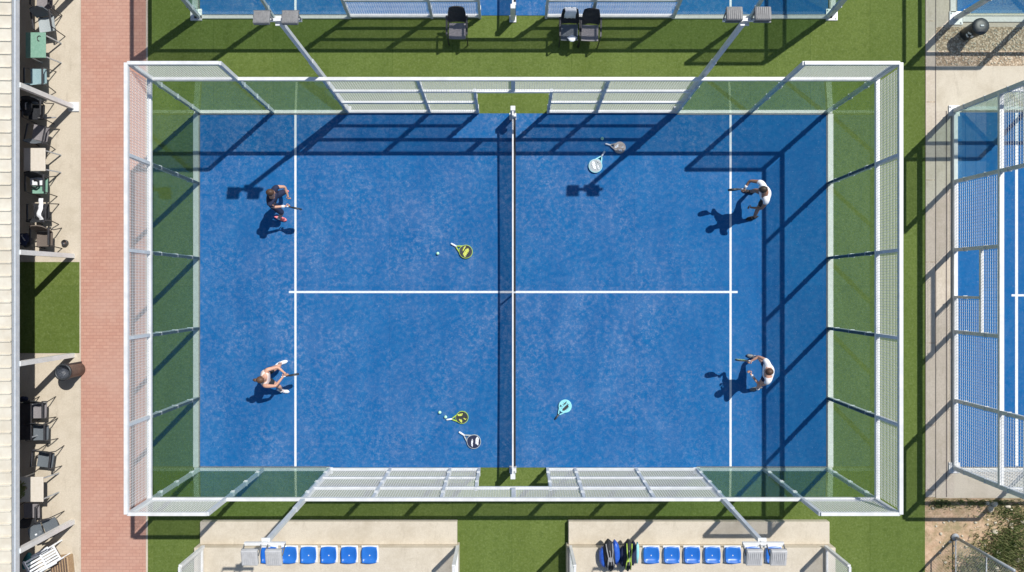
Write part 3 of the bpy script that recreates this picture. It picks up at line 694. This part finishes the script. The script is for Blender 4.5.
# ------------------------------------------------------------------ terrace roof, posts, bins
t = thing('terrace_roof', 'cream ribbed metal roof with grey gutter over the terrace', 'roof', (-13.9,0,0), 0)
rz0 = 2.58; pitch = 13.05/FPX*(H-rz0); m = MB(); k = 0; y = -14.0; vs = []; prof = []
while y < 14:
    prof += [(y,0),(y+pitch-.055,0.010),(y+pitch-.040,.045),(y+pitch-.012,.045)]; y += pitch
for x, dz in ((-14,.9),(-.17,0)):
    for (yy, zz) in prof: vs.append((x, yy, rz0+zz+dz))
nn = len(prof); m.add(vs, [(i+1, i, i+nn, i+1+nn) for i in range(nn-1)])
o = m.build('roof_sheet', M['roof'], t); sd = o.modifiers.new('t','SOLIDIFY'); sd.thickness = .03; sd.offset = -1
g = MB(); gx = X(17.6,2.5)+13.9
g.box(gx-.15,gx-.13,-14,14,2.44,2.56); g.box(gx-.15,gx,-14,14,2.42,2.44); g.box(gx-.02,gx,-14,14,2.44,2.57)
g.box(gx-.035,gx+.005,-14,14,2.57,2.585)
g.build('gutter', M['gutter'], t)
for k, (py) in enumerate((-40,84,252,364,552)):
    yy = Y(py,2.5); bx = gx-.04
    MB().box(bx-.07,bx+.07,yy-.07,yy+.07,0,2.42).build('roof_post', M['steel'], t)
    if k == 1: MB().box(bx-.12,bx+.22,yy-.15,yy+.15,0,.04,.006).build('post_base', M['steel'], t)
MB().box(-14,gx-.2,-14,14,2.30,2.40).build('ceiling', M['darkgrey'], t)
MB().box(-2.6,-2.4,-14,14,0,2.30).build('sky_blocker_wall', M['rust'], t)  # unseen dark wall added to block sky light under the roof
# bins
bx, by = X(61.5,.85), Y(372.5,.85)
t = thing('litter_bin', 'large brown and black round litter bin with a liner, beside the brick path', 'bin', (bx,by,0), 0, None, .82)
MB().lathe([(0,.02),(.24,.0),(.27,.03),(.275,.45),(.28,.86),(.27,.90)], n=28).build('body', M['rust'], t)
MB().lathe([(.27,.88),(.315,.90),(.32,.97),(.28,.99),(.245,.97),(.24,.85)], n=28).build('rim', M['binblack'], t)
MB().lathe([(.24,.95),(.20,.80),(.13,.72),(.0,.70)], n=28).build('liner', M['liner'], t)
lump('trash', 'crumpled pale rubbish lying in the large bin', 'rubbish', 58.5, 373.5, .64, .07, .04, .03, M['palefab'], 9)
MB().bar((.10,.28,0),(.10,.28,1.0),.05).build('stand', M['blackmetal'], t)
MB().bar((-.28,-.02,.55),(-.285,-.02,.6),.4,.02).build('band', M['binblack'], t)
t = thing('litter_bin', 'black round bin with a white recycling mark on the gravel', 'bin', (X(966), Y(34.5), 0))
MB().lathe([(0,.0),(.19,.0),(.21,.05),(.235,.62),(.24,.66)], n=28).build('body', M['binblack'], t)
MB().lathe([(.24,.62),(.265,.66),(.255,.71),(.20,.74),(.10,.75),(0,.75)], n=28).build('lid', M['binblack'], t)
MB().box(-.06,.06,-.03,.03,.745,.77,.01).build('lid_handle', M['galv'], t)
em = MB()
for k in range(3):   # three chasing arrows
    a0 = R(90+120*k)
    for j in range(4):
        g0, g1 = a0+R(j*22), a0+R(j*22+20)
        def sp(g, r):
            th = R(228)+math.sin(0)+ (r*math.cos(g))/.232; zz = .40+r*math.sin(g); return (.236*math.cos(th), .236*math.sin(th), zz)
        em.add([sp(g0,.06),sp(g1,.06),sp(g1,.115 if j < 3 else .09),sp(g0,.115 if j < 3 else .14)], [(0,1,2,3)])
eo = em.build('recycling_mark', M['whiteplast'], t); q = eo.modifiers.new('t','SOLIDIFY'); q.thickness = .004
# ashtray pot
t = thing('ashtray', 'small black ashtray on the terrace near the brick path', 'ashtray', (X(66.3),Y(243),0))
MB().lathe([(0,0),(.07,0),(.095,.03),(.10,.10),(.085,.13),(.075,.11),(.07,.05),(0,.045)], n=18).build('bowl', M['blackmetal'], t)
MB().lathe([(0,.05),(.03,.055),(.05,.05)], (.02,.01,.0), 10).build('ash', M['rust'], t)

# ------------------------------------------------------------------ bottom right corner: fence, stones, weeds
t = thing('iron_fence', 'dark wire fence corner on the bare dirt at the lower right', 'fence', (X(955),Y(537),0))
MB().tube([(0,0,0),(0,0,2.6)], .045, 10).build('post', M['galv'], t)
MB().tube([(0,-3.2,0),(0,-3.2,2.6)], .045, 10).build('post', M['galv'], t)
MB().tube([(-.02,-.05,.06),(-.02,-3.2,.06)], .02, 8).build('rail', M['galv'], t)
MB().tube([(0,-.0,1.45),(0,-3.2,1.45)], .022, 8).build('rail', M['galv'], t)
MB().lathe([(0,0),(.12,0),(.12,.03),(.05,.05),(.05,.1)], n=12).build('foot', M['galv'], t)
wm = MB(); k = 0
while k < 3.2:
    for z in range(0,26,1):
        wm.bar((0,-k,.1*z),(0,-k-.1,.1*z+.1),.004,caps=False); wm.bar((0,-k-.1,.1*z),(0,-k,.1*z+.1),.004,caps=False)
    k += .1
wm.build('wire_mesh', M['galv'], t)
rnd = random.Random(21); st = MB()
for k in range(260):
    px = rnd.uniform(930,1060); py = rnd.uniform(500,640); r = rnd.choice([.02,.03,.03,.05,.07])*(1.2 if px > 985 else .7)
    if px > 985 and py < 535: r *= 1.5
    a, b_ = rnd.uniform(1,6), rnd.uniform(1,6)
    st.ellips((X(px),Y(py),r*.2-.02), r*rnd.uniform(.8,1.4), r*rnd.uniform(.7,1.1), r*.6, 7, 5, lambda x,y,z: (x*(1+.2*math.sin(a*y)), y*(1+.2*math.cos(b_*x)), z))
tag(st.build('stones', M['stone']), 'pale stones scattered over the dirt at the lower right', 'stones', kind='stuff')
gr = MB()
def weeds(cx, cy, sx, sy_, n, hh):
    for _ in range(n):
        x, y = X(rnd.gauss(cx,sx)), Y(rnd.gauss(cy,sy_))
        if y > Y(499.5) or x < XTR+.05: continue
        a = rnd.uniform(0,2*PI); h_ = hh*rnd.uniform(.4,1.2); w = .012; l = h_*rnd.uniform(.3,1.1)
        dx, dy = math.cos(a), math.sin(a)
        gr.add([(x-dy*w,y+dx*w,-.02),(x+dy*w,y-dx*w,-.02),(x+dx*l*.5+dy*w*.8,y+dy*l*.5-dx*w*.8,h_*.7),(x+dx*l,y+dy*l,h_)], [(0,1,2),(0,2,3)])
for q in ((1005,550,14,12,2000,.13),(1022,525,12,9,700,.10),(975,568,12,8,900,.12),(940,503,6,3,350,.08),(985,502,18,3,600,.08),(1030,560,16,18,1500,.13),(1010,512,12,5,500,.08)): weeds(*q)
tag(gr.build('grass', M['weed']), 'green and dry weeds growing over the dirt at the lower right', 'grass', kind='stuff')
gv = MB()
for k in range(420):
    px = rnd.uniform(937,1050); py = rnd.uniform(28,65); r = rnd.uniform(.012,.035)
    gv.ellips((X(px),Y(py),.004), r*rnd.uniform(.8,1.3), r, r*.6, 6, 4)
tag(gv.build('pebbles', M['stone']), 'loose pebbles on the gravel bed by the black bin', 'pebbles', kind='stuff')

# ------------------------------------------------------------------ rackets and balls
def racket_parts(face, accent, grip, rim, parent=None, seed=0, sc=1.3):
    """padel racket in the XY plane, butt at origin, head towards +x, thickness z"""
    root = parent; T = .019
    def outline(k=1.0):
        pts = []
        for i in range(28):
            g = 2*PI*i/28; r = .130*k; x = .325+math.cos(g)*r*1.03; y = math.sin(g)*r
            if math.cos(g) < 0: y *= 1-.16*(math.cos(g)**2)
            pts.append((x,y))
        return pts
    sc_ = lambda mb: mb.xf(Matrix.Scale(sc,4))
    m = MB().prism(outline(), -T, T); sc_(m).build('frame', rim, root)
    m = MB().prism(outline(.93), -T-.002, T+.002); sc_(m).build('face', face, root)
    rnd = random.Random(seed); m = MB(); a = rnd.uniform(0,2*PI)
    ca, sa = math.cos(a), math.sin(a)
    sets = [((-.10,.08,-.05,.025),(-.03,.095,.045,.075)), ((-.075,.10,.0,.06),(-.09,.02,-.06,-.03),(.04,.09,-.085,-.04)), ((-.10,-.03,-.06,.06),(.0,.10,-.07,-.02),(.02,.08,.02,.08)), ((-.06,.10,-.09,-.03),(-.10,.05,.01,.045))]
    for k, (x0, x1, y0, y1) in enumerate(sets[seed % 4]):
        p = [(x0,y0),(x1-.03,y0+.004),(x1,y0+(y1-y0)*.6),(x1-.045,y1),(x0+.03,y1-.006)]
        m.prism([(.325+x*ca-y*sa, x*sa+y*ca) for x, y in p], T+.0025, T+.004)
    sc_(m).build('decal', accent, root)
    m = MB()
    for i in range(-2,3):
        for j in range(-2,3):
            if i*i+j*j < 7: m.lathe([(0,T+.0045),(.0065,T+.0045)], (.325+i*.034,j*.034,0), 8)
    sc_(m).build('holes', M['black'], root)
    m = MB()
    for s in (-1,1): m.bar((.125,s*.012,0),(.225,s*.066,0),.02,.034)
    sc_(m).build('throat', rim, root)
    sc_(MB().tube([(0,0,0),(.01,0,0),(.13,0,0)], [.012,.018,.016], 10)).build('grip', grip, root)
    sc_(MB().tube([(.128,0,0),(.15,0,0)], [.019,.019], 10)).build('collar', M['black'], root)
def floor_racket(label, b, tip, face, accent, grip, rim, seed=0):
    bx, by, tx, ty = X(b[0]), Y(b[1]), X(tip[0]), Y(tip[1]); L = math.hypot(tx-bx,ty-by)
    t = thing('padel_racket', label, 'racket', (bx,by,.016+.030), math.atan2(ty-by,tx-bx), 'rackets lying on the court')
    racket_parts(face, accent, grip, rim, t, seed, L/.459)
floor_racket('taupe and grey racket lying beside a ball, upper right of the net', (605,144), (625.2,149.5), M['beige'], M['whiteplast'], M['grip'], M['ashgrey'], 2)
floor_racket('white and teal racket lying just left of the taupe racket', (604.6,151.5), (591.5,172.0), M['palefab'], M['whiteplast'], M['grip'], M['cyan'], 5)
floor_racket('yellow and black racket lying nearest the centre line, left of the net', (451,243.5), (472,255), M['binblack'], M['yellow'], M['whiteplast'], M['lime'], 4)
floor_racket('yellow green racket lying by two balls, lower left of the net', (446.5,419.5), (468.5,416), M['binblack'], M['yellow'], M['whiteplast'], M['lime'], 6)
floor_racket('white and navy racket lying just below the yellow green one', (459,431.5), (480,445), M['navy'], M['whiteplast'], M['whiteplast'], M['palefab'], 7)
floor_racket('cyan racket lying alone at the lower right of the net', (555,419), (569,400.5), M['cyan'], M['binblack'], M['binblack'], M['cyan'], 9)
def ball(label, px, py):
    o = MB().ellips((0,0,0), .048, .048, .048, 18, 12).build('ball', M['ball']); o.location = (X(px),Y(py),0.060)
    MB().tube([(.0485*math.cos(g)*math.cos(.45*math.sin(2*g)), 0.0485*math.sin(g)*math.cos(.45*math.sin(2*g)), 0.0485*math.sin(.45*math.sin(2*g))) for g in [2*PI*k/32 for k in range(33)]], .003, 4).build('seam', M['white'], o)
    tag(o, label, 'ball', 'balls on the court')
ball('pale green ball beside the taupe racket at the upper right', 602, 139)
ball('pale ball left of the yellow and black racket', 438, 253.5)
ball('pale ball farther from the yellow green racket, upper of the two lower balls', 440, 412)
ball('pale ball touching the grip of the yellow green racket', 445.8, 416.6)

# ------------------------------------------------------------------ players
def skin_mesh(verts, edges, root=0, sub=2):
    me = bpy.data.meshes.new('tmp'); me.from_pydata([v[0] for v in verts], edges, [])
    o = bpy.data.objects.new('tmp', me); COL.objects.link(o)
    md = o.modifiers.new('s','SKIN'); md.use_smooth_shade = True
    sv = me.skin_vertices[0].data if me.skin_vertices else None
    if sv is None:
        bm = bmesh.new(); bm.from_mesh(me); bm.verts.layers.skin.verify(); bm.to_mesh(me); bm.free(); sv = me.skin_vertices[0].data
    for i, v in enumerate(verts):
        r = v[1]; sv[i].radius = (r, r) if not isinstance(r, tuple) else r; sv[i].use_root = (i == root)
    ss = o.modifiers.new('ss','SUBSURF'); ss.levels = sub; ss.render_levels = sub
    dg = bpy.context.evaluated_depsgraph_get(); dg.update()
    ev = o.evaluated_get(dg).to_mesh(); vs = [tuple(v.co) for v in ev.vertices]; fs = [tuple(p.vertices) for p in ev.polygons]
    bpy.data.objects.remove(o); bpy.data.meshes.remove(me)
    return vs, fs
def person(label, J, face, skin, hair, shirt, shorts, shoe, long_hair=False, sleeve=True, racket=None, band=None, leg=.58):
    """J: joints in world coordinates; face: horizontal unit direction looked at; person's right is +90deg clockwise"""
    root_loc = Vector((J['pelvis'][0], J['pelvis'][1], .012)); t = thing('person', label, 'person', root_loc)
    P = {k: Vector(v)-root_loc for k, v in J.items()}
    f = Vector((face[0],face[1],0)).normalized(); rt = Vector((f.y,-f.x,0)); K = 1.16
    pel = P['pelvis']; neck = (P['shR']+P['shL'])/2 + Vector((0,0,.05)); chest = (P['shR']+P['shL'])/2*.72+pel*.28; belly = neck*.28+pel*.72
    head = P['head']
    hipR = pel+rt*.10*K+Vector((0,0,-.06)); hipL = pel-rt*.10*K+Vector((0,0,-.06))
    V = []; E = []
    def v(p, r): V.append((tuple(p), r)); return len(V)-1
    def c(*a):
        for i, j in zip(a[:-1], a[1:]): E.append((i,j))
    i_p = v(pel,.135*K); i_b = v(belly,.125*K); i_c = v(chest,.15*K); i_n = v(neck,.075*K); i_n2 = v(neck*.5+head*.5,.058*K); i_h = v(head-Vector((0,0,.02)),.075*K)
    c(i_p,i_b,i_c,i_n,i_n2,i_h)
    idx = {}
    for s, hip in (('R',hipR),('L',hipL)):
        sh, el, ha = P['sh'+s], P['el'+s], P['ha'+s]; kn, an = P['kn'+s], P['ft'+s]+Vector((0,0,.09))-f*.05
        a = v(sh,.062*K); b = v(sh*.5+el*.5,.050*K); d = v(el,.041*K); e = v(el*.45+ha*.55,.036*K); w = v(ha-(ha-el).normalized()*.04,.026*K); hh = v(ha+(ha-el).normalized()*.035,(.036*K,.022*K))
        c(i_c,a,b,d,e,w,hh)
        a = v(hip,.095*K); b = v(hip*.5+kn*.5,.082*K); d = v(kn,.058*K); e = v(kn*.6+an*.4,.055*K); g = v(an,.036*K); h = v(P['ft'+s]+f*.06+Vector((0,0,.035)),.020*K)
        c(i_p,a,b,d,e,g,h); idx[s] = None
    vs, fs = skin_mesh(V, E, i_p); B = MB(); B.add(vs, fs, True)
    # fingers: four unequal fingers and a thumb on each hand, bent round what the hand holds
    for s in 'RL':
        ha = P['ha'+s]; d = (ha-P['el'+s]).normalized(); sd = d.cross(Vector((0,0,1))).normalized(); upv = sd.cross(d).normalized()
        for k, ln in enumerate((.085,.095,.088,.070)):
            b0 = ha+d*.055+sd*((k-1.5)*.022); l = ln*K
            pts = [b0, b0+d*l*.45-upv*.012, b0+d*l*.62-upv*(.012+l*.33), b0+d*l*.35-upv*(.02+l*.52)]
            B.tube(pts, [.0115,.011,.010,.008], 8)
        sgn = 1 if s == 'R' else -1
        tb0 = ha+d*.01-sd*sgn*.035; B.tube([tb0, tb0+d*.035-sd*sgn*.03-upv*.01, tb0+d*.07-sd*sgn*.03-upv*.03], [.014,.012,.009], 8)
    hm = Matrix.Translation(head) @ Matrix(((f.x,-rt.x,0,0),(f.y,-rt.y,0,0),(0,0,1,0),(0,0,0,1))) @ Matrix.Rotation(R(14),4,'Y') @ Matrix.Scale(K,4)
    st = len(B.v)
    B.ellips((0,0,0), .098, .078, .122, 20, 14, lambda x,y,z: (x*(1-.12*max(0,-z)), y*(1-.28*max(0,-z)), z))
    B.add([(.088,0,.012),(.094,-.016,-.03),(.122,0,-.026),(.094,.016,-.03),(.094,0,-.042)], [(0,1,2),(0,2,3),(1,4,2),(2,4,3)], True)
    for s_ in (-1,1): B.ellips((-.002,s_*.080,-.012), .019, .010, .030, 8, 6)
    B.tube([(.090,-.022,-.064),(.097,0,-.066),(.090,.022,-.064)], .006, 6)
    B.xf(hm, st); body = B.build('body', skin, t)
    e = MB()
    for s_ in (-1,1): e.ellips((.087,s_*.030,.008), .010, .013, .008, 8, 6)
    e.xf(hm).build('eyes', M['eye'], t)
    hr = MB().ellips((-.012,0,.020), .110, .092, .122, 22, 14, lambda x,y,z: (x if z > -.15 or x < 0 else x*.75, y, z if z > -.5 else -.5+(z+.5)*.4)); n0 = len(hr.v)
    keep = []
    for fc, in zip(hr.f): 
        cx_ = sum(hr.v[i][0] for i in fc)/4; cz = sum(hr.v[i][2] for i in fc)/4
        if not (cx_ > .035 and cz < .075): keep.append(fc)
    hr.f = keep; hr.sm = [True]*len(keep); hr.mi = [0]*len(keep)
    if long_hair:
        hr.ellips((-.135,.0,.02), .05, .045, .045, 12, 8); hr.tube([(-.14,0,.0),(-.18,0,-.05),(-.19,.0,-.14)], [.035,.03,.008], 8)
    hr.xf(hm).build('hair', hair, t)
    # shirt
    V = []; E = []
    a = v(pel+Vector((0,0,.06)),.128*K); b = v(belly,.145*K); cc = v(chest,(.175 if sleeve else .225)*K); n_ = v(neck-Vector((0,0,.02)),.088*K); c(a,b,cc,n_)
    for s in 'RL':
        sh, el = P['sh'+s], P['el'+s]
        if sleeve: s1 = v(sh,.080*K); s2 = v(sh*.55+el*.45,.068*K); c(cc,s1,s2)
        else: s1 = v(sh*.97+chest*.03+Vector((0,0,.012)),.074*K); c(cc,s1)
    vs, fs = skin_mesh(V, E, a); MB().add(vs, fs, True).build('shirt', shirt, t)
    V = []; E = []
    a = v(pel+Vector((0,0,.04)),.118*K)
    for s, hip in (('R',hipR),('L',hipL)):
        b = v(hip,.115*K); d = v(hip*(1-leg)+P['kn'+s]*leg,.098*K if leg < .8 else .078*K); c(a,b,d)
    vs, fs = skin_mesh(V, E, a); MB().add(vs, fs, True).build('shorts', shorts, t)
    for s in 'RL':
        ft = P['ft'+s]; ang = math.atan2(f.y,f.x)+(.25 if s == 'L' else -.25)
        sm_ = MB(); vs = []; n = 12; L = .165*K
        for j in range(11):
            u = j/10*2-1; w = .052*K*(1-abs(u)**3.2)**.5*(1+.18*u); hgt = .052+.052*max(0,-u-.0)+.01
            for i in range(n): g = 2*PI*i/n; vs.append((u*L, math.cos(g)*max(w,.012), max(.0,hgt*.55+math.sin(g)*hgt*.55*K)))
        sm_.add(vs, [(j*n+i, j*n+(i+1)%n, (j+1)*n+(i+1)%n, (j+1)*n+i) for j in range(10) for i in range(n)]+[tuple(range(n-1,-1,-1)), tuple(range(10*n,11*n))], True)
        sm_.xf(Matrix.Translation((ft.x,ft.y,.0)) @ Matrix.Rotation(ang,4,'Z')); so = sm_.build('shoe', shoe, t)
        sl = MB(); sl.tube([(ft.x-.12*K*math.cos(ang),ft.y-.12*K*math.sin(ang),.008),(ft.x+.15*K*math.cos(ang),ft.y+.15*K*math.sin(ang),.008)], .03, 8)
        an = ft+Vector((0,0,.10))-f*.05; MB().tube([an, an*.85+P['kn'+s]*.15+Vector((0,0,.01))], [.05,.052], 12).build('sock', M['whitecloth'] if shoe != M['black'] else M['black'], t)
    if band:
        ha, el = P['ha'+band], P['el'+band]; d = (ha-el).normalized(); MB().tube([ha-d*.13, ha-d*.04], .043, 12).build('wristband', M['whitecloth'], t)
    if racket:
        hand, tip, face_m, acc, rim, lb = racket
        h0 = Vector(J['ha'+hand]); d = (Vector(tip)-h0).normalized(); h0 = h0-d*.06
        rk = thing('padel_racket', lb, 'racket', h0, 0, 'rackets held by the players')
        z = d.cross(Vector((0,0,1))).normalized(); yv = z.cross(d).normalized()
        mt = Matrix(((d.x,yv.x,z.x,0),(d.y,yv.y,z.y,0),(d.z,yv.z,z.z,0),(0,0,0,1)))
        rk.rotation_euler = mt.to_euler()
        racket_parts(face_m, acc, M['grip'], rim, rk, 3, 1.16)
person('player in a navy shirt and pink shoes crouching at the upper left',
    dict(head=(-7.02,2.72,1.88), pelvis=(-7.30,2.60,1.0), shR=(-7.13,2.40,1.60), shL=(-6.98,2.92,1.62), elR=(-7.12,2.36,1.32), elL=(-6.78,2.96,1.38),
         haR=(-6.80,2.40,1.22), haL=(-6.74,2.70,1.20), knR=(-7.12,2.26,.60), knL=(-7.05,2.92,.60), ftR=(-7.34,2.14,0), ftL=(-7.28,2.98,0)),
    (1,-.05), M['skin'], M['hairbrown'], M['navy'], M['navy'], M['pink'], band='R', leg=1.1,
    racket=('R',(-6.30,2.30,1.14),M['black'],M['whiteplast'],M['binblack'],'black racket held by the player with pink shoes'))
person('woman with tied hair, peach top and white shoes at the lower left',
    dict(head=(-7.40,-2.76,1.62), pelvis=(-7.52,-2.76,.92), shR=(-7.40,-2.99,1.36), shL=(-7.32,-2.50,1.38), elR=(-7.14,-3.02,1.14), elL=(-7.05,-2.44,1.20),
         haR=(-6.92,-2.74,1.10), haL=(-6.86,-2.63,1.14), knR=(-7.22,-3.12,.55), knL=(-7.22,-2.48,.55), ftR=(-7.26,-3.33,0), ftL=(-7.31,-2.44,0)),
    (1,.05), M['skin'], M['hairlight'], M['peach'], M['black'], M['whiteplast'], long_hair=True, sleeve=False,
    racket=('R',(-6.36,-2.65,1.04),M['black'],M['whiteplast'],M['binblack'],'dark racket held in both hands by the woman in peach'))
person('dark-haired player in a white shirt with bent back at the upper right',
    dict(head=(7.28,2.80,1.92), pelvis=(7.68,2.72,1.05), shR=(7.36,3.06,1.64), shL=(7.52,2.50,1.60), elR=(7.10,3.14,1.38), elL=(7.48,2.32,1.30),
         haR=(6.98,2.92,1.22), haL=(7.24,2.38,1.05), knR=(7.52,2.96,.62), knL=(7.60,2.36,.60), ftR=(7.50,3.00,0), ftL=(7.62,2.16,0)),
    (-1,.0), M['darkskin'], M['hairdark'], M['whitecloth'], M['black'], M['black'], band='R',
    racket=('R',(6.60,2.90,1.16),M['black'],M['whiteplast'],M['binblack'],'black racket held by the dark-haired player in white at the upper right'))
person('player in a white shirt with cropped brown hair at the lower right',
    dict(head=(7.50,-2.50,1.80), pelvis=(7.80,-2.60,1.0), shR=(7.55,-2.22,1.54), shL=(7.60,-2.84,1.52), elR=(7.40,-2.12,1.28), elL=(7.46,-3.0,1.22),
         haR=(7.20,-2.26,1.18), haL=(7.22,-2.66,1.10), knR=(7.66,-2.22,.58), knL=(7.66,-3.06,.58), ftR=(7.64,-2.24,0), ftL=(7.74,-3.26,0)),
    (-1,.0), M['skin'], M['hairbrown'], M['whitecloth'], M['navy'], M['lampdark'], band='L',
    racket=('R',(6.68,-2.22,1.16),M['lime'],M['whiteplast'],M['binblack'],'green and white racket held by the player in white at the lower right'))

# ------------------------------------------------------------------ camera, light, world
cd = bpy.data.cameras.new('camera'); cam = bpy.data.objects.new('camera', cd); COL.objects.link(cam); S.camera = cam
cam.location = (0,0,H); cam.rotation_euler = (0,0,0); cd.sensor_width = 36; cd.lens = FPX/1024*36; cd.clip_end = 1500; cd.clip_start = .1
ld = bpy.data.lights.new('sun','SUN'); ld.energy = 4.6; ld.angle = R(.53); ld.color = (1,.965,.91)
sun = bpy.data.objects.new('sun', ld); COL.objects.link(sun)
dirv = Vector((-.51,-.515,-1)).normalized(); sun.rotation_euler = dirv.to_track_quat('-Z','Y').to_euler(); sun.location = (0,0,30)
w = bpy.data.worlds.new('World'); S.world = w; w.use_nodes = True; N, L = w.node_tree.nodes, w.node_tree.links
bg = N['Background']; sk = N.new('ShaderNodeTexSky'); sk.sky_type = 'NISHITA'; sk.sun_disc = False
el = math.asin(-dirv.z); az = math.atan2(-dirv.x, -dirv.y)
sk.sun_elevation = el; sk.sun_rotation = az; sk.altitude = 100; sk.air_density = 1.0; sk.dust_density = .6
L.new(sk.outputs[0], bg.inputs[0]); bg.inputs[1].default_value = .095
S.view_settings.view_transform = 'Standard'; S.view_settings.look = 'None'; S.view_settings.exposure = .11; S.view_settings.gamma = 1; S.view_settings.use_curve_mapping = False
S.render.engine = 'CYCLES'; S.cycles.transparent_max_bounces = 24
